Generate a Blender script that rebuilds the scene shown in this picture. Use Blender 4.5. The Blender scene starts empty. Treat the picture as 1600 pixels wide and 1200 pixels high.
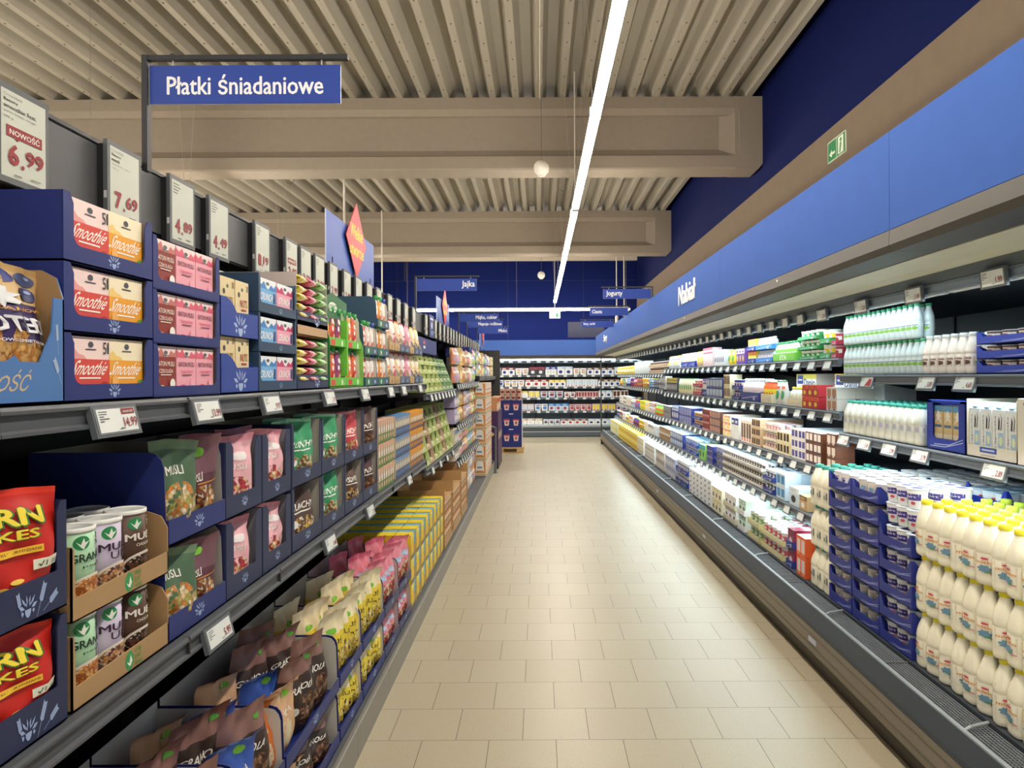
import bpy, math, random
from mathutils import Vector, Matrix
S = bpy.context.scene
COL = S.collection
PI = math.pi
# ---------------------------------------------------------------- camera, world, exposure
EYE = 1.63
cd = bpy.data.cameras.new('camera'); cam = bpy.data.objects.new('camera', cd); COL.objects.link(cam)
cam.location = (0, 0, EYE)
cam.rotation_euler = (PI/2, math.radians(0.3), 0)
cd.sensor_width = 36; cd.lens = 36*1110/1600
cd.shift_x = -42/1600; cd.shift_y = -12/1600
cd.clip_start = 0.05; cd.clip_end = 100
S.camera = cam
w = bpy.data.worlds.new('world'); S.world = w; w.use_nodes = True
bg = w.node_tree.nodes['Background']; bg.inputs[0].default_value = (1.0, .96, .9, 1); bg.inputs[1].default_value = 1.05
S.view_settings.view_transform = 'Standard'; S.view_settings.look = 'None'
S.view_settings.gamma = 1; S.view_settings.use_curve_mapping = False
S.view_settings.exposure = 0.38
LAMP_E = 56.0
def area(name, loc, rot, sx, sy, energy, col):
    l = bpy.data.lights.new(name, 'AREA'); l.shape = 'RECTANGLE'; l.size = sx; l.size_y = sy
    l.energy = energy; l.color = col
    o = bpy.data.objects.new(name, l); COL.objects.link(o); o.location = loc; o.rotation_euler = rot
    return o
# cool LED strips of the chillers: under the canopy edge and under the shelf noses
COOL = (.74, .93, 1.0)
for k in range(7):
    area('chiller_led', (1.845, 1.6+2.5*k-.45, 1.993), (0, math.radians(-4), 0), .022, 2.4, 4 if k < 2 else 8, COOL)
for zz, xx, y0, y1, e in ((1.668, 1.90, 4.5, 10.6, 20), (1.328, 1.90, 4.5, 10.6, 20), (.955, 1.86, 4.5, 10.6, 20), (.63, 1.81, 4.5, 10.6, 22), (1.60, 1.90, 10.8, 16.9, 18), (1.35, 1.90, 10.8, 16.9, 14), (.945, 1.86, 10.8, 16.9, 18), (.625, 1.81, 10.8, 16.9, 20), (1.565, 1.90, .75, 4.4, 11), (1.205, 1.90, .75, 4.4, 14)):
    area('chiller_shelf_led', (xx, (y0+y1)/2, zz), (0, math.radians(4), 0), .014, y1-y0, e*.55, COOL)
area('back_chiller_led', (0.1, 18.98, 2.09), (math.radians(30), 0, 0), 5.6, .05, 100, (.85, .95, 1))
# ---------------------------------------------------------------- materials
def lin(c):
    return c/12.92 if c <= .04045 else ((c+.055)/1.055)**2.4
def hexrgb(h):
    h = h.lstrip('#'); return tuple(lin(int(h[i:i+2], 16)/255) for i in (0, 2, 4)) + (1,)
MATS = {}
def M(key):
    """'#rrggbb' + optional letter: g glossy, m metal, t plastic film; 'pat:c1,c2,c3,scale'; or a named material"""
    if key in MATS: return MATS[key]
    m = bpy.data.materials.new(key.replace('#', 'c_').replace(':', '_').replace(',', '_')); m.use_nodes = True
    nt = m.node_tree; b = nt.nodes['Principled BSDF']; L = nt.links.new
    tc = nt.nodes.new('ShaderNodeTexCoord')
    if key.startswith('#'):
        c = hexrgb(key[:7]); s = key[7:]
        b.inputs['Base Color'].default_value = c
        b.inputs['Roughness'].default_value = {'': .5, 'g': .22, 'm': .35, 't': .3, 'r': .8}[s]
        if s == 'm': b.inputs['Metallic'].default_value = .7
        if s == 'r': b.inputs['Specular IOR Level'].default_value = .12
        n = nt.nodes.new('ShaderNodeTexNoise'); n.inputs['Scale'].default_value = 9; n.inputs['Detail'].default_value = 1
        L(tc.outputs['Object'], n.inputs['Vector'])
        mx = nt.nodes.new('ShaderNodeMix'); mx.data_type = 'RGBA'
        mx.inputs['A'].default_value = tuple(min(1, v*1.05) for v in c[:3])+(1,)
        mx.inputs['B'].default_value = tuple(v*.93 for v in c[:3])+(1,)
        L(n.outputs[0], mx.inputs['Factor']); L(mx.outputs['Result'], b.inputs['Base Color'])
    elif key.startswith('pat:'):
        a = key[4:].split(',')
        v = nt.nodes.new('ShaderNodeTexVoronoi'); v.inputs['Scale'].default_value = float(a[-1])
        L(tc.outputs['Object'], v.inputs['Vector'])
        r = nt.nodes.new('ShaderNodeValToRGB'); r.color_ramp.interpolation = 'CONSTANT'
        sx = nt.nodes.new('ShaderNodeSeparateColor'); L(v.outputs['Color'], sx.inputs[0]); L(sx.outputs[0], r.inputs[0])
        cs = a[:-1]; e = r.color_ramp.elements
        while len(e) < len(cs): e.new(.5)
        for i, c in enumerate(cs): e[i].position = i/len(cs); e[i].color = hexrgb(c)
        mp = nt.nodes.new('ShaderNodeMapRange'); mp.inputs['From Max'].default_value = .7
        mp.inputs['To Min'].default_value = 1.15; mp.inputs['To Max'].default_value = .55
        L(v.outputs['Distance'], mp.inputs['Value'])
        mm = nt.nodes.new('ShaderNodeVectorMath'); mm.operation = 'MULTIPLY'
        L(r.outputs[0], mm.inputs[0]); L(mp.outputs[0], mm.inputs[1]); L(mm.outputs[0], b.inputs['Base Color'])
        b.inputs['Roughness'].default_value = .4
    elif key.startswith('emit:'):
        h, e = key[5:].split(',')
        b.inputs['Base Color'].default_value = (.8, .8, .8, 1)
        b.inputs['Emission Color'].default_value = hexrgb(h); b.inputs['Emission Strength'].default_value = float(e)
    elif key == 'floor_tile':
        br = nt.nodes.new('ShaderNodeTexBrick'); mpn = nt.nodes.new('ShaderNodeMapping')
        L(tc.outputs['Object'], mpn.inputs[0]); L(mpn.outputs[0], br.inputs['Vector'])
        mpn.inputs['Location'].default_value = (0.0815, 0.115, 0)
        br.offset = .5; br.squash = 1
        br.inputs['Scale'].default_value = 1; br.inputs['Brick Width'].default_value = .3; br.inputs['Row Height'].default_value = .3
        br.inputs['Mortar Size'].default_value = .0016; br.inputs['Mortar Smooth'].default_value = .2
        br.inputs['Color1'].default_value = hexrgb('#b5ab92'); br.inputs['Color2'].default_value = hexrgb('#b0a58c')
        br.inputs['Mortar'].default_value = hexrgb('#5e523e')
        n = nt.nodes.new('ShaderNodeTexNoise'); n.inputs['Scale'].default_value = 160; n.inputs['Detail'].default_value = 2
        L(tc.outputs['Object'], n.inputs['Vector'])
        rp = nt.nodes.new('ShaderNodeValToRGB'); rp.color_ramp.elements[0].position = .63; rp.color_ramp.elements[1].position = .70
        rp.color_ramp.elements[0].color = (1, 1, 1, 1); rp.color_ramp.elements[1].color = (.62, .55, .45, 1)
        L(n.outputs[0], rp.inputs[0])
        n2 = nt.nodes.new('ShaderNodeTexNoise'); n2.inputs['Scale'].default_value = .8
        L(tc.outputs['Object'], n2.inputs['Vector'])
        mx = nt.nodes.new('ShaderNodeMix'); mx.data_type = 'RGBA'; mx.blend_type = 'MULTIPLY'; mx.inputs['Factor'].default_value = 1
        L(br.outputs['Color'], mx.inputs['A']); L(rp.outputs[0], mx.inputs['B']); L(mx.outputs['Result'], b.inputs['Base Color'])
        b.inputs['Roughness'].default_value = .36; b.inputs['Specular IOR Level'].default_value = .42
        bp = nt.nodes.new('ShaderNodeBump'); bp.inputs['Strength'].default_value = .25; bp.inputs['Distance'].default_value = .002; bp.invert = True
        L(br.outputs['Fac'], bp.inputs['Height']); L(bp.outputs[0], b.inputs['Normal'])
    elif key in ('glass', 'film'):
        b.inputs['Base Color'].default_value = (.93, .98, 1, 1) if key == 'glass' else (1, 1, 1, 1)
        b.inputs['Roughness'].default_value = .02; b.inputs['Transmission Weight'].default_value = 1; b.inputs['IOR'].default_value = 1.02 if key == 'film' else 1.05
        b.inputs['Specular IOR Level'].default_value = .6
    elif key == 'milk_plastic':
        b.inputs['Base Color'].default_value = hexrgb('#f1edd6'); b.inputs['Roughness'].default_value = .28
        b.inputs['Subsurface Weight'].default_value = 0; b.inputs['Coat Weight'].default_value = .3
    elif key == 'deck':
        n = nt.nodes.new('ShaderNodeTexNoise'); n.inputs['Scale'].default_value = 1.3; n.inputs['Detail'].default_value = 4
        L(tc.outputs['Object'], n.inputs['Vector'])
        mx = nt.nodes.new('ShaderNodeMix'); mx.data_type = 'RGBA'
        mx.inputs['A'].default_value = hexrgb('#a8a294'); mx.inputs['B'].default_value = hexrgb('#9a9486')
        L(n.outputs[0], mx.inputs['Factor']); L(mx.outputs['Result'], b.inputs['Base Color'])
        b.inputs['Roughness'].default_value = .55
    elif key == 'concrete':
        n = nt.nodes.new('ShaderNodeTexNoise'); n.inputs['Scale'].default_value = 14; n.inputs['Detail'].default_value = 5
        L(tc.outputs['Object'], n.inputs['Vector'])
        mx = nt.nodes.new('ShaderNodeMix'); mx.data_type = 'RGBA'
        mx.inputs['A'].default_value = hexrgb('#9f9385'); mx.inputs['B'].default_value = hexrgb('#958979')
        L(n.outputs[0], mx.inputs['Factor']); L(mx.outputs['Result'], b.inputs['Base Color'])
        b.inputs['Roughness'].default_value = .8
    MATS[key] = m
    return m
# ---------------------------------------------------------------- text outlines
_TX = {}
def text_geo(s, bold=.02):
    bold = bold*.55
    k = (s, bold)
    if k in _TX: return _TX[k]
    cu = bpy.data.curves.new('t', 'FONT'); cu.body = s; cu.offset = 0; cu.resolution_u = 2; cu.fill_mode = 'FRONT'
    ob = bpy.data.objects.new('t', cu)
    me = bpy.data.meshes.new_from_object(ob)
    vs = [(v.co.x, v.co.y) for v in me.vertices]; fs = [tuple(p.vertices) for p in me.polygons]
    bpy.data.objects.remove(ob); bpy.data.curves.remove(cu); bpy.data.meshes.remove(me)
    if not vs: vs = [(0, 0), (1, 0), (1, 1)]; fs = [(0, 1, 2)]
    if bold > .002:      # embolden by overlapping shifted outlines
        n = len(vs); sh = ((0, 0), (-bold, 0), (bold, 0), (0, bold*.7), (0, -bold*.7))
        vs = [(x+a, y+b) for a, b in sh for x, y in vs]; fs = [tuple(i+n*k_ for i in f) for k_ in range(5) for f in fs]
    x0 = min(v[0] for v in vs); x1 = max(v[0] for v in vs); y0 = min(v[1] for v in vs); y1 = max(v[1] for v in vs)
    r = ([((x-x0)/(x1-x0+1e-9), (y-y0)/(y1-y0+1e-9)) for x, y in vs], fs, (x1-x0)/(y1-y0+1e-9))
    _TX[k] = r
    return r
# ---------------------------------------------------------------- mesh builder
class MB:
    def __init__(s): s.v = []; s.f = []; s.m = []; s.sm = []; s.mats = []
    def mi(s, k):
        if k not in s.mats: s.mats.append(k)
        return s.mats.index(k)
    def add(s, vs, fs, mat, smooth=False):
        o = len(s.v); s.v += [tuple(v) for v in vs]; i = s.mi(mat)
        for f in fs: s.f.append(tuple(o+a for a in f)); s.m.append(i); s.sm.append(smooth)
        return s
    def quad(s, a, b, c, d, mat): return s.add([a, b, c, d], [(0, 1, 2, 3)], mat)
    def box(s, x0, x1, y0, y1, z0, z1, mat, mats=None):
        v = [(x0, y0, z0), (x1, y0, z0), (x1, y1, z0), (x0, y1, z0), (x0, y0, z1), (x1, y0, z1), (x1, y1, z1), (x0, y1, z1)]
        F = {'bottom': (3, 2, 1, 0), 'top': (4, 5, 6, 7), 'front': (0, 1, 5, 4), 'right': (1, 2, 6, 5), 'back': (2, 3, 7, 6), 'left': (3, 0, 4, 7)}
        o = len(s.v); s.v += v
        for n, f in F.items():
            mm = mats.get(n, mat) if mats else mat
            s.f.append(tuple(o+a for a in f)); s.m.append(s.mi(mm)); s.sm.append(False)
        return s
    def prism(s, poly, axis, a, b, mat, capmat=None):
        """poly: 2-D outline; axis 'x' -> poly=(y,z), 'y' -> poly=(x,z), 'z' -> poly=(x,y)"""
        P = {'x': lambda p, t: (t, p[0], p[1]), 'y': lambda p, t: (p[0], t, p[1]), 'z': lambda p, t: (p[0], p[1], t)}[axis]
        n = len(poly)
        vs = [P(p, a) for p in poly]+[P(p, b) for p in poly]
        s.add(vs, [tuple((i, (i+1) % n, n+(i+1) % n, n+i)) for i in range(n)], mat)
        s.add(vs, [tuple(range(n-1, -1, -1)), tuple(range(n, 2*n))], capmat or mat)
        return s
    def lathe(s, prof, cx, cy, seg=20, mat='#ffffff', mats=None, smooth=True, sq=None):
        """prof [(r,z)]; mats: one key per band; sq: squareness exponent for rounded-square bodies"""
        o = len(s.v); n = len(prof)
        for r, z in prof:
            for k in range(seg):
                a = 2*PI*k/seg; c, t = math.cos(a), math.sin(a)
                q = 1
                if sq: q = 1/((abs(c)**sq+abs(t)**sq)**(1/sq))
                s.v.append((cx+r*q*c, cy+r*q*t, z))
        for i in range(n-1):
            mk = s.mi(mats[i] if mats else mat)
            for k in range(seg):
                s.f.append((o+i*seg+k, o+i*seg+(k+1) % seg, o+(i+1)*seg+(k+1) % seg, o+(i+1)*seg+k)); s.m.append(mk); s.sm.append(smooth)
        if prof[0][0] > 1e-4: s.f.append(tuple(o+k for k in range(seg-1, -1, -1))); s.m.append(s.mi(mats[0] if mats else mat)); s.sm.append(False)
        if prof[-1][0] > 1e-4: s.f.append(tuple(o+(n-1)*seg+k for k in range(seg))); s.m.append(s.mi(mats[-1] if mats else mat)); s.sm.append(False)
        return s
    def tube(s, p, q, r, mat, seg=6):
        p = Vector(p); q = Vector(q); d = (q-p).normalized()
        a = d.orthogonal().normalized(); b = d.cross(a)
        vs = [tuple(P+a*r*math.cos(2*PI*k/seg)+b*r*math.sin(2*PI*k/seg)) for P in (p, q) for k in range(seg)]
        s.add(vs, [(k, (k+1) % seg, seg+(k+1) % seg, seg+k) for k in range(seg)], mat, True)
        s.add(vs, [tuple(range(seg-1, -1, -1)), tuple(range(seg, 2*seg))], mat)
        return s
    # decals: u,v in 0..1 pushed through the surface function S(u,v,layer)
    def decals(s, surf, ds, k0=1):
        for k, d in enumerate(ds):
            k = k+k0; t = d[0]
            if t == 'rect':
                _, u0, v0, u1, v1, mat = d
                nu = max(1, int(abs(u1-u0)*10)); nv = max(1, int(abs(v1-v0)*8))
                if getattr(surf, 'flat', False): nu = nv = 1
                vs = [surf(u0+(u1-u0)*i/nu, v0+(v1-v0)*j/nv, k) for j in range(nv+1) for i in range(nu+1)]
                s.add(vs, [(j*(nu+1)+i, j*(nu+1)+i+1, (j+1)*(nu+1)+i+1, (j+1)*(nu+1)+i) for j in range(nv) for i in range(nu)], mat, True)
            elif t == 'ell':
                cu, cv, ru, rv, mat = d[1:6]; n = 18; rings = 1 if getattr(surf, 'flat', False) else 4
                ph = d[6] if len(d) > 6 else 0; jag = d[7] if len(d) > 7 else 0
                vs = [surf(cu, cv, k)]; fs = []
                for r in range(1, rings+1):
                    for i in range(n):
                        a = 2*PI*i/n; e = 1+jag*math.sin(i*2.4+ph*5)
                        x = ru*r/rings*math.cos(a)*e; y = rv*r/rings*math.sin(a)*e
                        x, y = x*math.cos(ph)-y*math.sin(ph)*ru/rv if ph else x, y*math.cos(ph)+x*math.sin(ph)*rv/ru if ph else y
                        vs.append(surf(cu+x, cv+y, k))
                for i in range(n): fs.append((0, 1+i, 1+(i+1) % n))
                for r in range(rings-1):
                    for i in range(n): fs.append((1+r*n+i, 1+(r+1)*n+i, 1+(r+1)*n+(i+1) % n, 1+r*n+(i+1) % n))
                s.add(vs, fs, mat, True)
            elif t == 'poly':
                s.add([surf(u, v, k) for u, v in d[1]], [tuple(range(len(d[1])))], d[2])
            elif t == 'text':
                _, st, cu, cv, wu, hv, mat = d[:7]; o = d[7] if len(d) > 7 else {}
                vs, fs, asp = text_geo(st, o.get('bold', .02))
                sh = o.get('shear', 0); arc = o.get('arc', 0); rot = o.get('rot', 0)
                out = []; n1 = max(1, len(vs)//5) if o.get('bold', .02)*.55 > .002 else len(vs)+1
                for vi, (x, y) in enumerate(vs):
                    x2 = x-.5; y2 = y-.5
                    if rot: X = -y2*wu; Y = x2*hv     # reads upward
                    else: X = (x2+sh*y2)*wu; Y = y2*hv-arc*(x2*2)**2*hv
                    out.append(surf(cu+X, cv+Y, k+.12*(vi//n1)))
                s.add(out, fs, mat)
            elif t == 'emblem':
                _, cu, cv, su, sv, mat = d
                pts = [(cu+su*.24*math.cos(a), cv-sv*.02+sv*.36*math.sin(a)) for a in [PI+PI*i/10 for i in range(11)]]
                s.add([surf(u, v, k) for u, v in pts], [tuple(range(11))], mat)
                for j, (ang, ln, wd) in enumerate([(20, .8, .10), (48, .85, .07), (74, .7, .06), (100, .75, .06), (128, .85, .07), (158, .8, .10), (-8, .55, .12), (188, .55, .12), (60, .45, .05), (115, .45, .05)]):
                    a = math.radians(ang); r0 = .28 if ln > .5 else .2
                    if ang in (-8, 188): r0 = .34
                    dx, dy = math.cos(a), math.sin(a)
                    p0 = (r0*dx, r0*dy); p1 = (ln*dx, ln*dy); nx, ny = -dy*wd, dx*wd; mx_, my_ = (p0[0]+p1[0])/2, (p0[1]+p1[1])/2
                    q = [p0, (mx_-nx, my_-ny), p1, (mx_+nx, my_+ny)]
                    s.add([surf(cu+su*.95*x, cv+sv*.95*y-sv*.08, k) for x, y in q], [(0, 1, 2, 3)], mat)
            elif t == 'wheat':
                _, cu, cv, su, sv, mat, ang = d
                ca, sa = math.cos(ang), math.sin(ang)
                def T(x, y): return surf(cu+su*(x*ca-y*sa), cv+sv*(x*sa+y*ca), k)
                s.add([T(-.012, -.6), T(.012, -.6), T(.012, .5), T(-.012, .5)], [(0, 1, 2, 3)], mat)
                for i in range(6):
                    for sg in (-1, 1):
                        y = -.1+i*.1
                        s.add([T(0, y), T(sg*.12, y+.06), T(sg*.13, y+.16), T(sg*.02, y+.1)], [(0, 1, 2, 3)], mat)
        return s
    def mesh(s, name):
        me = bpy.data.meshes.new(name); me.from_pydata(s.v, [], s.f)
        for k in s.mats: me.materials.append(M(k))
        me.polygons.foreach_set('material_index', s.m); me.polygons.foreach_set('use_smooth', s.sm)
        me.update(); return me
def planar(x0, x1, z0, z1, y=0, eps=.00022):
    def f(u, v, k): return (x0+(x1-x0)*u, y-eps*k, z0+(z1-z0)*v)
    f.flat = True; return f
def side_planar(x, y0, y1, z0, z1, sgn=1, eps=.00022):   # on a local +-x face
    def f(u, v, k): return (x+sgn*eps*k, y0+(y1-y0)*u, z0+(z1-z0)*v)
    f.flat = True; return f
def cyl(r, cy, z0, z1, span=PI*.9, eps=.0005, sq=None):
    def f(u, v, k):
        a = (u-.5)*span-PI/2; c, t = math.cos(a), math.sin(a)
        q = 1/((abs(c)**sq+abs(t)**sq)**(1/sq)) if sq else 1
        rr = (r+eps*k)*q
        return (rr*c, cy+rr*t, z0+(z1-z0)*v)
    return f
# ---------------------------------------------------------------- scene objects
def link(name, data, parent=None):
    o = bpy.data.objects.new(name, data); COL.objects.link(o)
    if parent: o.parent = parent
    return o
def tag(o, label, cat, group=None, kind=None):
    if len(label.split()) > 16: label = ' '.join(label.split()[:16])
    o['label'] = label; o['category'] = cat
    if group: o['group'] = group
    if kind: o['kind'] = kind
    return o
def struct(name, mb):
    o = link(name, mb.mesh(name)); o['kind'] = 'structure'; return o
def spec(name, cat, parts=None, mesh=None):
    return dict(name=name, cat=cat, parts=parts or [], mesh=mesh)
def place(sp, loc, rotz=0, label='', group=None, tilt=(0, 0)):
    o = link(sp['name'], sp['mesh']); o.location = loc
    o.rotation_euler = (tilt[0], tilt[1], rotz)
    tag(o, label, sp['cat'], group)
    for p in sp['parts']:
        c = link(p[0], p[1], o)
        if len(p) > 2 and p[2]: c['label'] = p[2]
        if len(p) > 3:
            for q in p[3]: link(q[0], q[1], c)
    return o
ROT = {'L': PI/2, 'R': -PI/2, 'B': 0}
def put(sp, side, D, xf, z, label, group=None, back=0, yaw=0, tilt=(0, 0)):
    """front-face centre at distance D along the aisle and |x| = xf; back = metres deeper into the shelf"""
    cy = sp.get('cy', 0)
    if side == 'L': loc = (-(xf+back), D, z)
    elif side == 'R': loc = (xf+back, D, z)
    else: loc = (D, xf+back, z)     # back chiller: D is x, xf is y
    if yaw and cy:        # turn round things about their own middle
        a, b = ROT[side], ROT[side]+yaw
        loc = (loc[0]-cy*math.sin(a)+cy*math.sin(b), loc[1]+cy*math.cos(a)-cy*math.cos(b), loc[2])
    return place(sp, loc, ROT[side]+yaw, label, group, tilt)
# ---------------------------------------------------------------- product makers (front face at y=0, base at z=0)
def box_mesh(name, w, d, h, base, ds=(), side=None, top=None, sds=()):
    m = MB(); m.box(-w/2, w/2, 0, d, 0, h, base, {'left': side or base, 'right': side or base, 'top': top or base})
    m.decals(planar(-w/2, w/2, 0, h), ds)
    if sds:
        m.decals(side_planar(w/2, 0, d, 0, h, 1), sds); m.decals(side_planar(-w/2, d, 0, 0, h, -1), sds)
    return m.mesh(name)
def bag_mesh(name, w, d, h, col, ds=(), seed=0, crimp=.07, topcol=None, bands=(), flop=0, amp=1.0, rough='g'):
    """pillow / stand-up bag, crimped at the top; bands: [(v0,v1,mat)]"""
    R = random.Random(seed); ph = [R.uniform(0, 6.28) for _ in range(8)]; fr = [R.uniform(1.2, 3.4) for _ in range(8)]
    def thick(v):
        if v > 1-crimp: return .0015
        t = v/(1-crimp)
        return d/2*min(1, (.62+1.9*t) if t < .2 else 1)*(1-max(0, (t-.35)/.65)**1.7)+.0015
    def wid(v): return w/2*(.94+.06*math.cos(v*5+ph[0]))*(1+.05*max(0, v-.85)/.15)
    def wr(u, v):
        a = amp*min(1, v*4+.2)
        s_ = math.sin(u*fr[0]*4+v*fr[1]*3+ph[1])*.5+math.sin(u*fr[2]*9-v*fr[3]*7+ph[2])*.3+math.sin(u*fr[4]*14+v*fr[5]*5+ph[3])*.22*max(0, v-.4)*2
        return s_*a*d*.09*(1 if v < 1-crimp else .8)
    def front(u, v, k=0):
        x = (u-.5)*2*wid(v); q = max(0, 1-abs(2*u-1)**2.6)
        y = d/2-thick(v)*q**.5+wr(u, v)*(.3+q)
        z = h*v*(1-.03*math.sin(3*u+ph[4])*v)
        if flop and v > .7: y -= flop*(v-.7)**2*9*h*.3; z -= flop*(v-.7)**2*h*1.5
        return (x, y-.0006*k, z)
    def backf(u, v):
        x = (u-.5)*2*wid(v); q = max(0, 1-abs(2*u-1)**2.6)
        f = front(u, v); y = d/2+thick(v)*q**.5+wr(u, v)*(.3+q)*.5
        if flop and v > .7: y -= flop*(v-.7)**2*9*h*.3
        return (x, y, f[2])
    m = MB(); nu, nv = 16, 20
    for F, rev in ((front, 0), (backf, 1)):
        o = len(m.v)
        for j in range(nv+1):
            for i in range(nu+1): m.v.append(F(i/nu, j/nv))
        for j in range(nv):
            mat = col
            vc = (j+.5)/nv
            if vc > 1-crimp and topcol: mat = topcol
            for b0, b1, bm in bands:
                if b0 <= vc < b1: mat = bm
            k = m.mi(mat)
            for i in range(nu):
                q = (o+j*(nu+1)+i, o+j*(nu+1)+i+1, o+(j+1)*(nu+1)+i+1, o+(j+1)*(nu+1)+i)
                m.f.append(q[::-1] if rev else q); m.m.append(k); m.sm.append(True)
    m.decals(front, ds)
    return m.mesh(name)
def rounded_u(w, h, lip, cw, r, lipx=0):
    """outline (x,z) of a front panel with a window open at the top (U) and rounded inner corners"""
    x0, x1 = -w/2, w/2; a, b = x0+cw, x1-cw
    pts = [(x0, 0), (x1, 0), (x1, h)]
    pts += [(b+.35*cw, h), (b, h-.02)]
    pts += [(b-r+r*math.cos(t), lip+r-r*math.sin(t)) for t in [PI/2*i/5 for i in range(6)]]
    pts += [(a+r-r*math.sin(t), lip+r-r*math.cos(t)) for t in [PI/2*i/5 for i in range(6)]]
    pts += [(a, h-.02), (a-.35*cw, h), (x0, h)]
    return pts
def tray_mesh(name, w, d, h, lip, col, style='window', inner='#b9b4ac', ds=(), cw=.02, r=.02, sds=(), back=None, fronth=None):
    m = MB(); t = .0022
    bh = back or h
    m.box(-w/2, w/2, 0, d, 0, .003, col)
    m.box(-w/2, w/2, d-t, d, .003, bh, col, {'front': inner})
    if style == 'window':
        m.prism(rounded_u(w, h, lip, cw, r), 'y', 0, t, col)
        m.prism([(x, z) for x, z in rounded_u(w, h, lip, cw, r)], 'y', t+.0002, t+.0006, inner)
        side = [(t, 0), (d-t, 0), (d-t, h), (t, h)]
    elif style == 'slope':
        m.box(-w/2, w/2, 0, t, 0, lip, col, {'back': inner})
        side = [(t, 0), (d-t, 0), (d-t, h), (.05, h), (.03, h-.006), (.018, h-.02), (.012, h-.04), (.008, lip), (t, lip)]
    elif style == 'low':
        m.box(-w/2, w/2, 0, t, 0, lip, col, {'back': inner}); side = [(t, 0), (d-t, 0), (d-t, h), (t, lip)]
    elif style == 'peak':
        pk = h; c = .05
        m.prism([(-w/2, 0), (w/2, 0), (w/2, pk), (w/2-.012, pk), (w/2-c, lip), (-w/2+c, lip), (-w/2+.012, pk), (-w/2, pk)], 'y', 0, t, col)
        side = [(t, 0), (d-t, 0), (d-t, pk), (d-t-.012, pk), (d-c, lip), (c, lip), (.012, pk), (t, pk)]
    for sx in (-1, 1):
        a, b = (-w/2, -w/2+t) if sx < 0 else (w/2-t, w/2)
        m.prism(side, 'x', a, b, col)
        ia, ib = (-w/2+t+.0002, -w/2+t+.0006) if sx < 0 else (w/2-t-.0006, w/2-t-.0002)
        if inner != col: m.prism(side, 'x', ia, ib, inner)
    m.decals(planar(-w/2, w/2, 0, h), ds)
    if sds:
        m.decals(side_planar(w/2, 0, d, 0, h, 1), sds); m.decals(side_planar(-w/2, d, 0, 0, h, -1), sds)
    return m.mesh(name)
def bottle_parts(key, r, h, body, cap, label, ds=(), waist=0, sq=None, capr=.45, capmat=None, seg=18, lz=(.2, .5)):
    nh = h*.86
    prof = [(r*.86, 0), (r*.97, h*.015), (r, h*.04), (r, lz[0]*h-.002), (r*.975, lz[0]*h), (r*.975, lz[1]*h), (r, lz[1]*h+.002), (r*.99, h*(lz[1]+.05)), (r*.9, h*.70), (r*.66, h*.80), (r*(capr+.03), h*.87), (r*(capr), h*.90)]
    b = MB(); b.lathe(prof, 0, r, seg, mats=[label if i == 4 else body for i in range(11)], sq=sq)
    b.decals(cyl(r*.98, r, lz[0]*h, lz[1]*h, PI*1.1, sq=sq), ds)
    c = MB(); cr = r*(capr+.06); c.lathe([(cr, h*.895), (cr*1.02, h*.90), (cr, h*.985), (cr*.93, h), (0.0001, h)], 0, r, 14, cap)
    return b, c
def cup_mesh(name, r, h, body, lid, ds=(), label=None, taper=.8, seg=16):
    m = MB(); m.lathe([(r*taper*.95, 0), (r*taper, .003), (r*.97, h*.9), (r*.97, h*.93), (r*1.03, h*.935), (r*1.03, h*.97), (r*.9, h*.985), (.0001, h*.985)], 0, r, seg,
                      mats=[body, label or body, body, body, lid, lid, lid])
    def sf(u, v, k):
        a = (u-.5)*PI-PI/2; rr = r*(taper+(.97-taper)*(.1+.75*v))+.0008*k
        return (rr*math.cos(a), r+rr*math.sin(a), h*(.08+.78*v))
    m.decals(sf, ds); m.decals(lambda u, v, k: ((u-.5)*2*r*.7, r+(v-.5)*2*r*.7, h*.985+.0004*k), [('ell', .5, .5, .42, .42, ds[0][-1])] if ds and ds[0][0] == 'rect' else [])
    return m.mesh(name)
# ================================================================ room shell
BW = 20.6            # back wall distance
m = MB(); m.box(-16, 2.95, -4, BW+.2, -.1, 0, 'floor_tile'); struct('floor', m)
m = MB()             # trapezoidal steel deck, ribs running along the aisle
pit = .295; prof = []; x = -16.0
while x < 2.86:
    prof += [(x, 5.33), (x+.055, 5.165), (x+.13, 5.165), (x+.185, 5.33)]
    x += pit
prof = [(min(a, 2.86), b) for a, b in prof]
n = len(prof); vs = [(a, -4, b) for a, b in prof]+[(a, BW, b) for a, b in prof]
m.add(vs, [(i, i+1, n+i+1, n+i) for i in range(n-1)], 'deck')
m.box(-16, 2.9, -4, BW+.2, 5.335, 5.4, '#3a3a3c')
# sheet screws along the flanges
rr = random.Random(4)
for i in range(3, 63):
    xx = -16+pit*i+.092
    if -9 < xx < 2.8:
        for j in range(14):
            yy = 3.3+j*.42+rr.uniform(-.03, .03); m.box(xx-.006, xx+.006, yy, yy+.02, 5.160, 5.166, '#5b5045')
struct('ceiling', m)
m = MB(); m.box(2.85, 2.95, -4, BW+.1, 0, 4.03, '#77695ar'); m.box(2.85, 2.95, -4, BW+.1, 4.03, 5.34, '#071447r')
struct('wall_right', m)
m = MB(); m.box(-16, 2.95, BW, BW+.1, 0, 5.0, '#0a1850r')
for xx in (-9.6, -6.6, -4.1, -.9, 1.3): m.box(xx, xx+.012, BW-.004, BW, 2.2, 4.95, '#0b1336')
m.box(-16, 2.85, BW-.004, BW, 4.40, 4.415, '#0b1336'); m.box(-3.9, -3.84, BW-.01, BW, 4.42, 4.97, '#0b1336')
m.box(.85, 1.9, BW-.012, BW, 2.75, 3.2, '#0c1538')
struct('wall_back', m)
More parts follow.
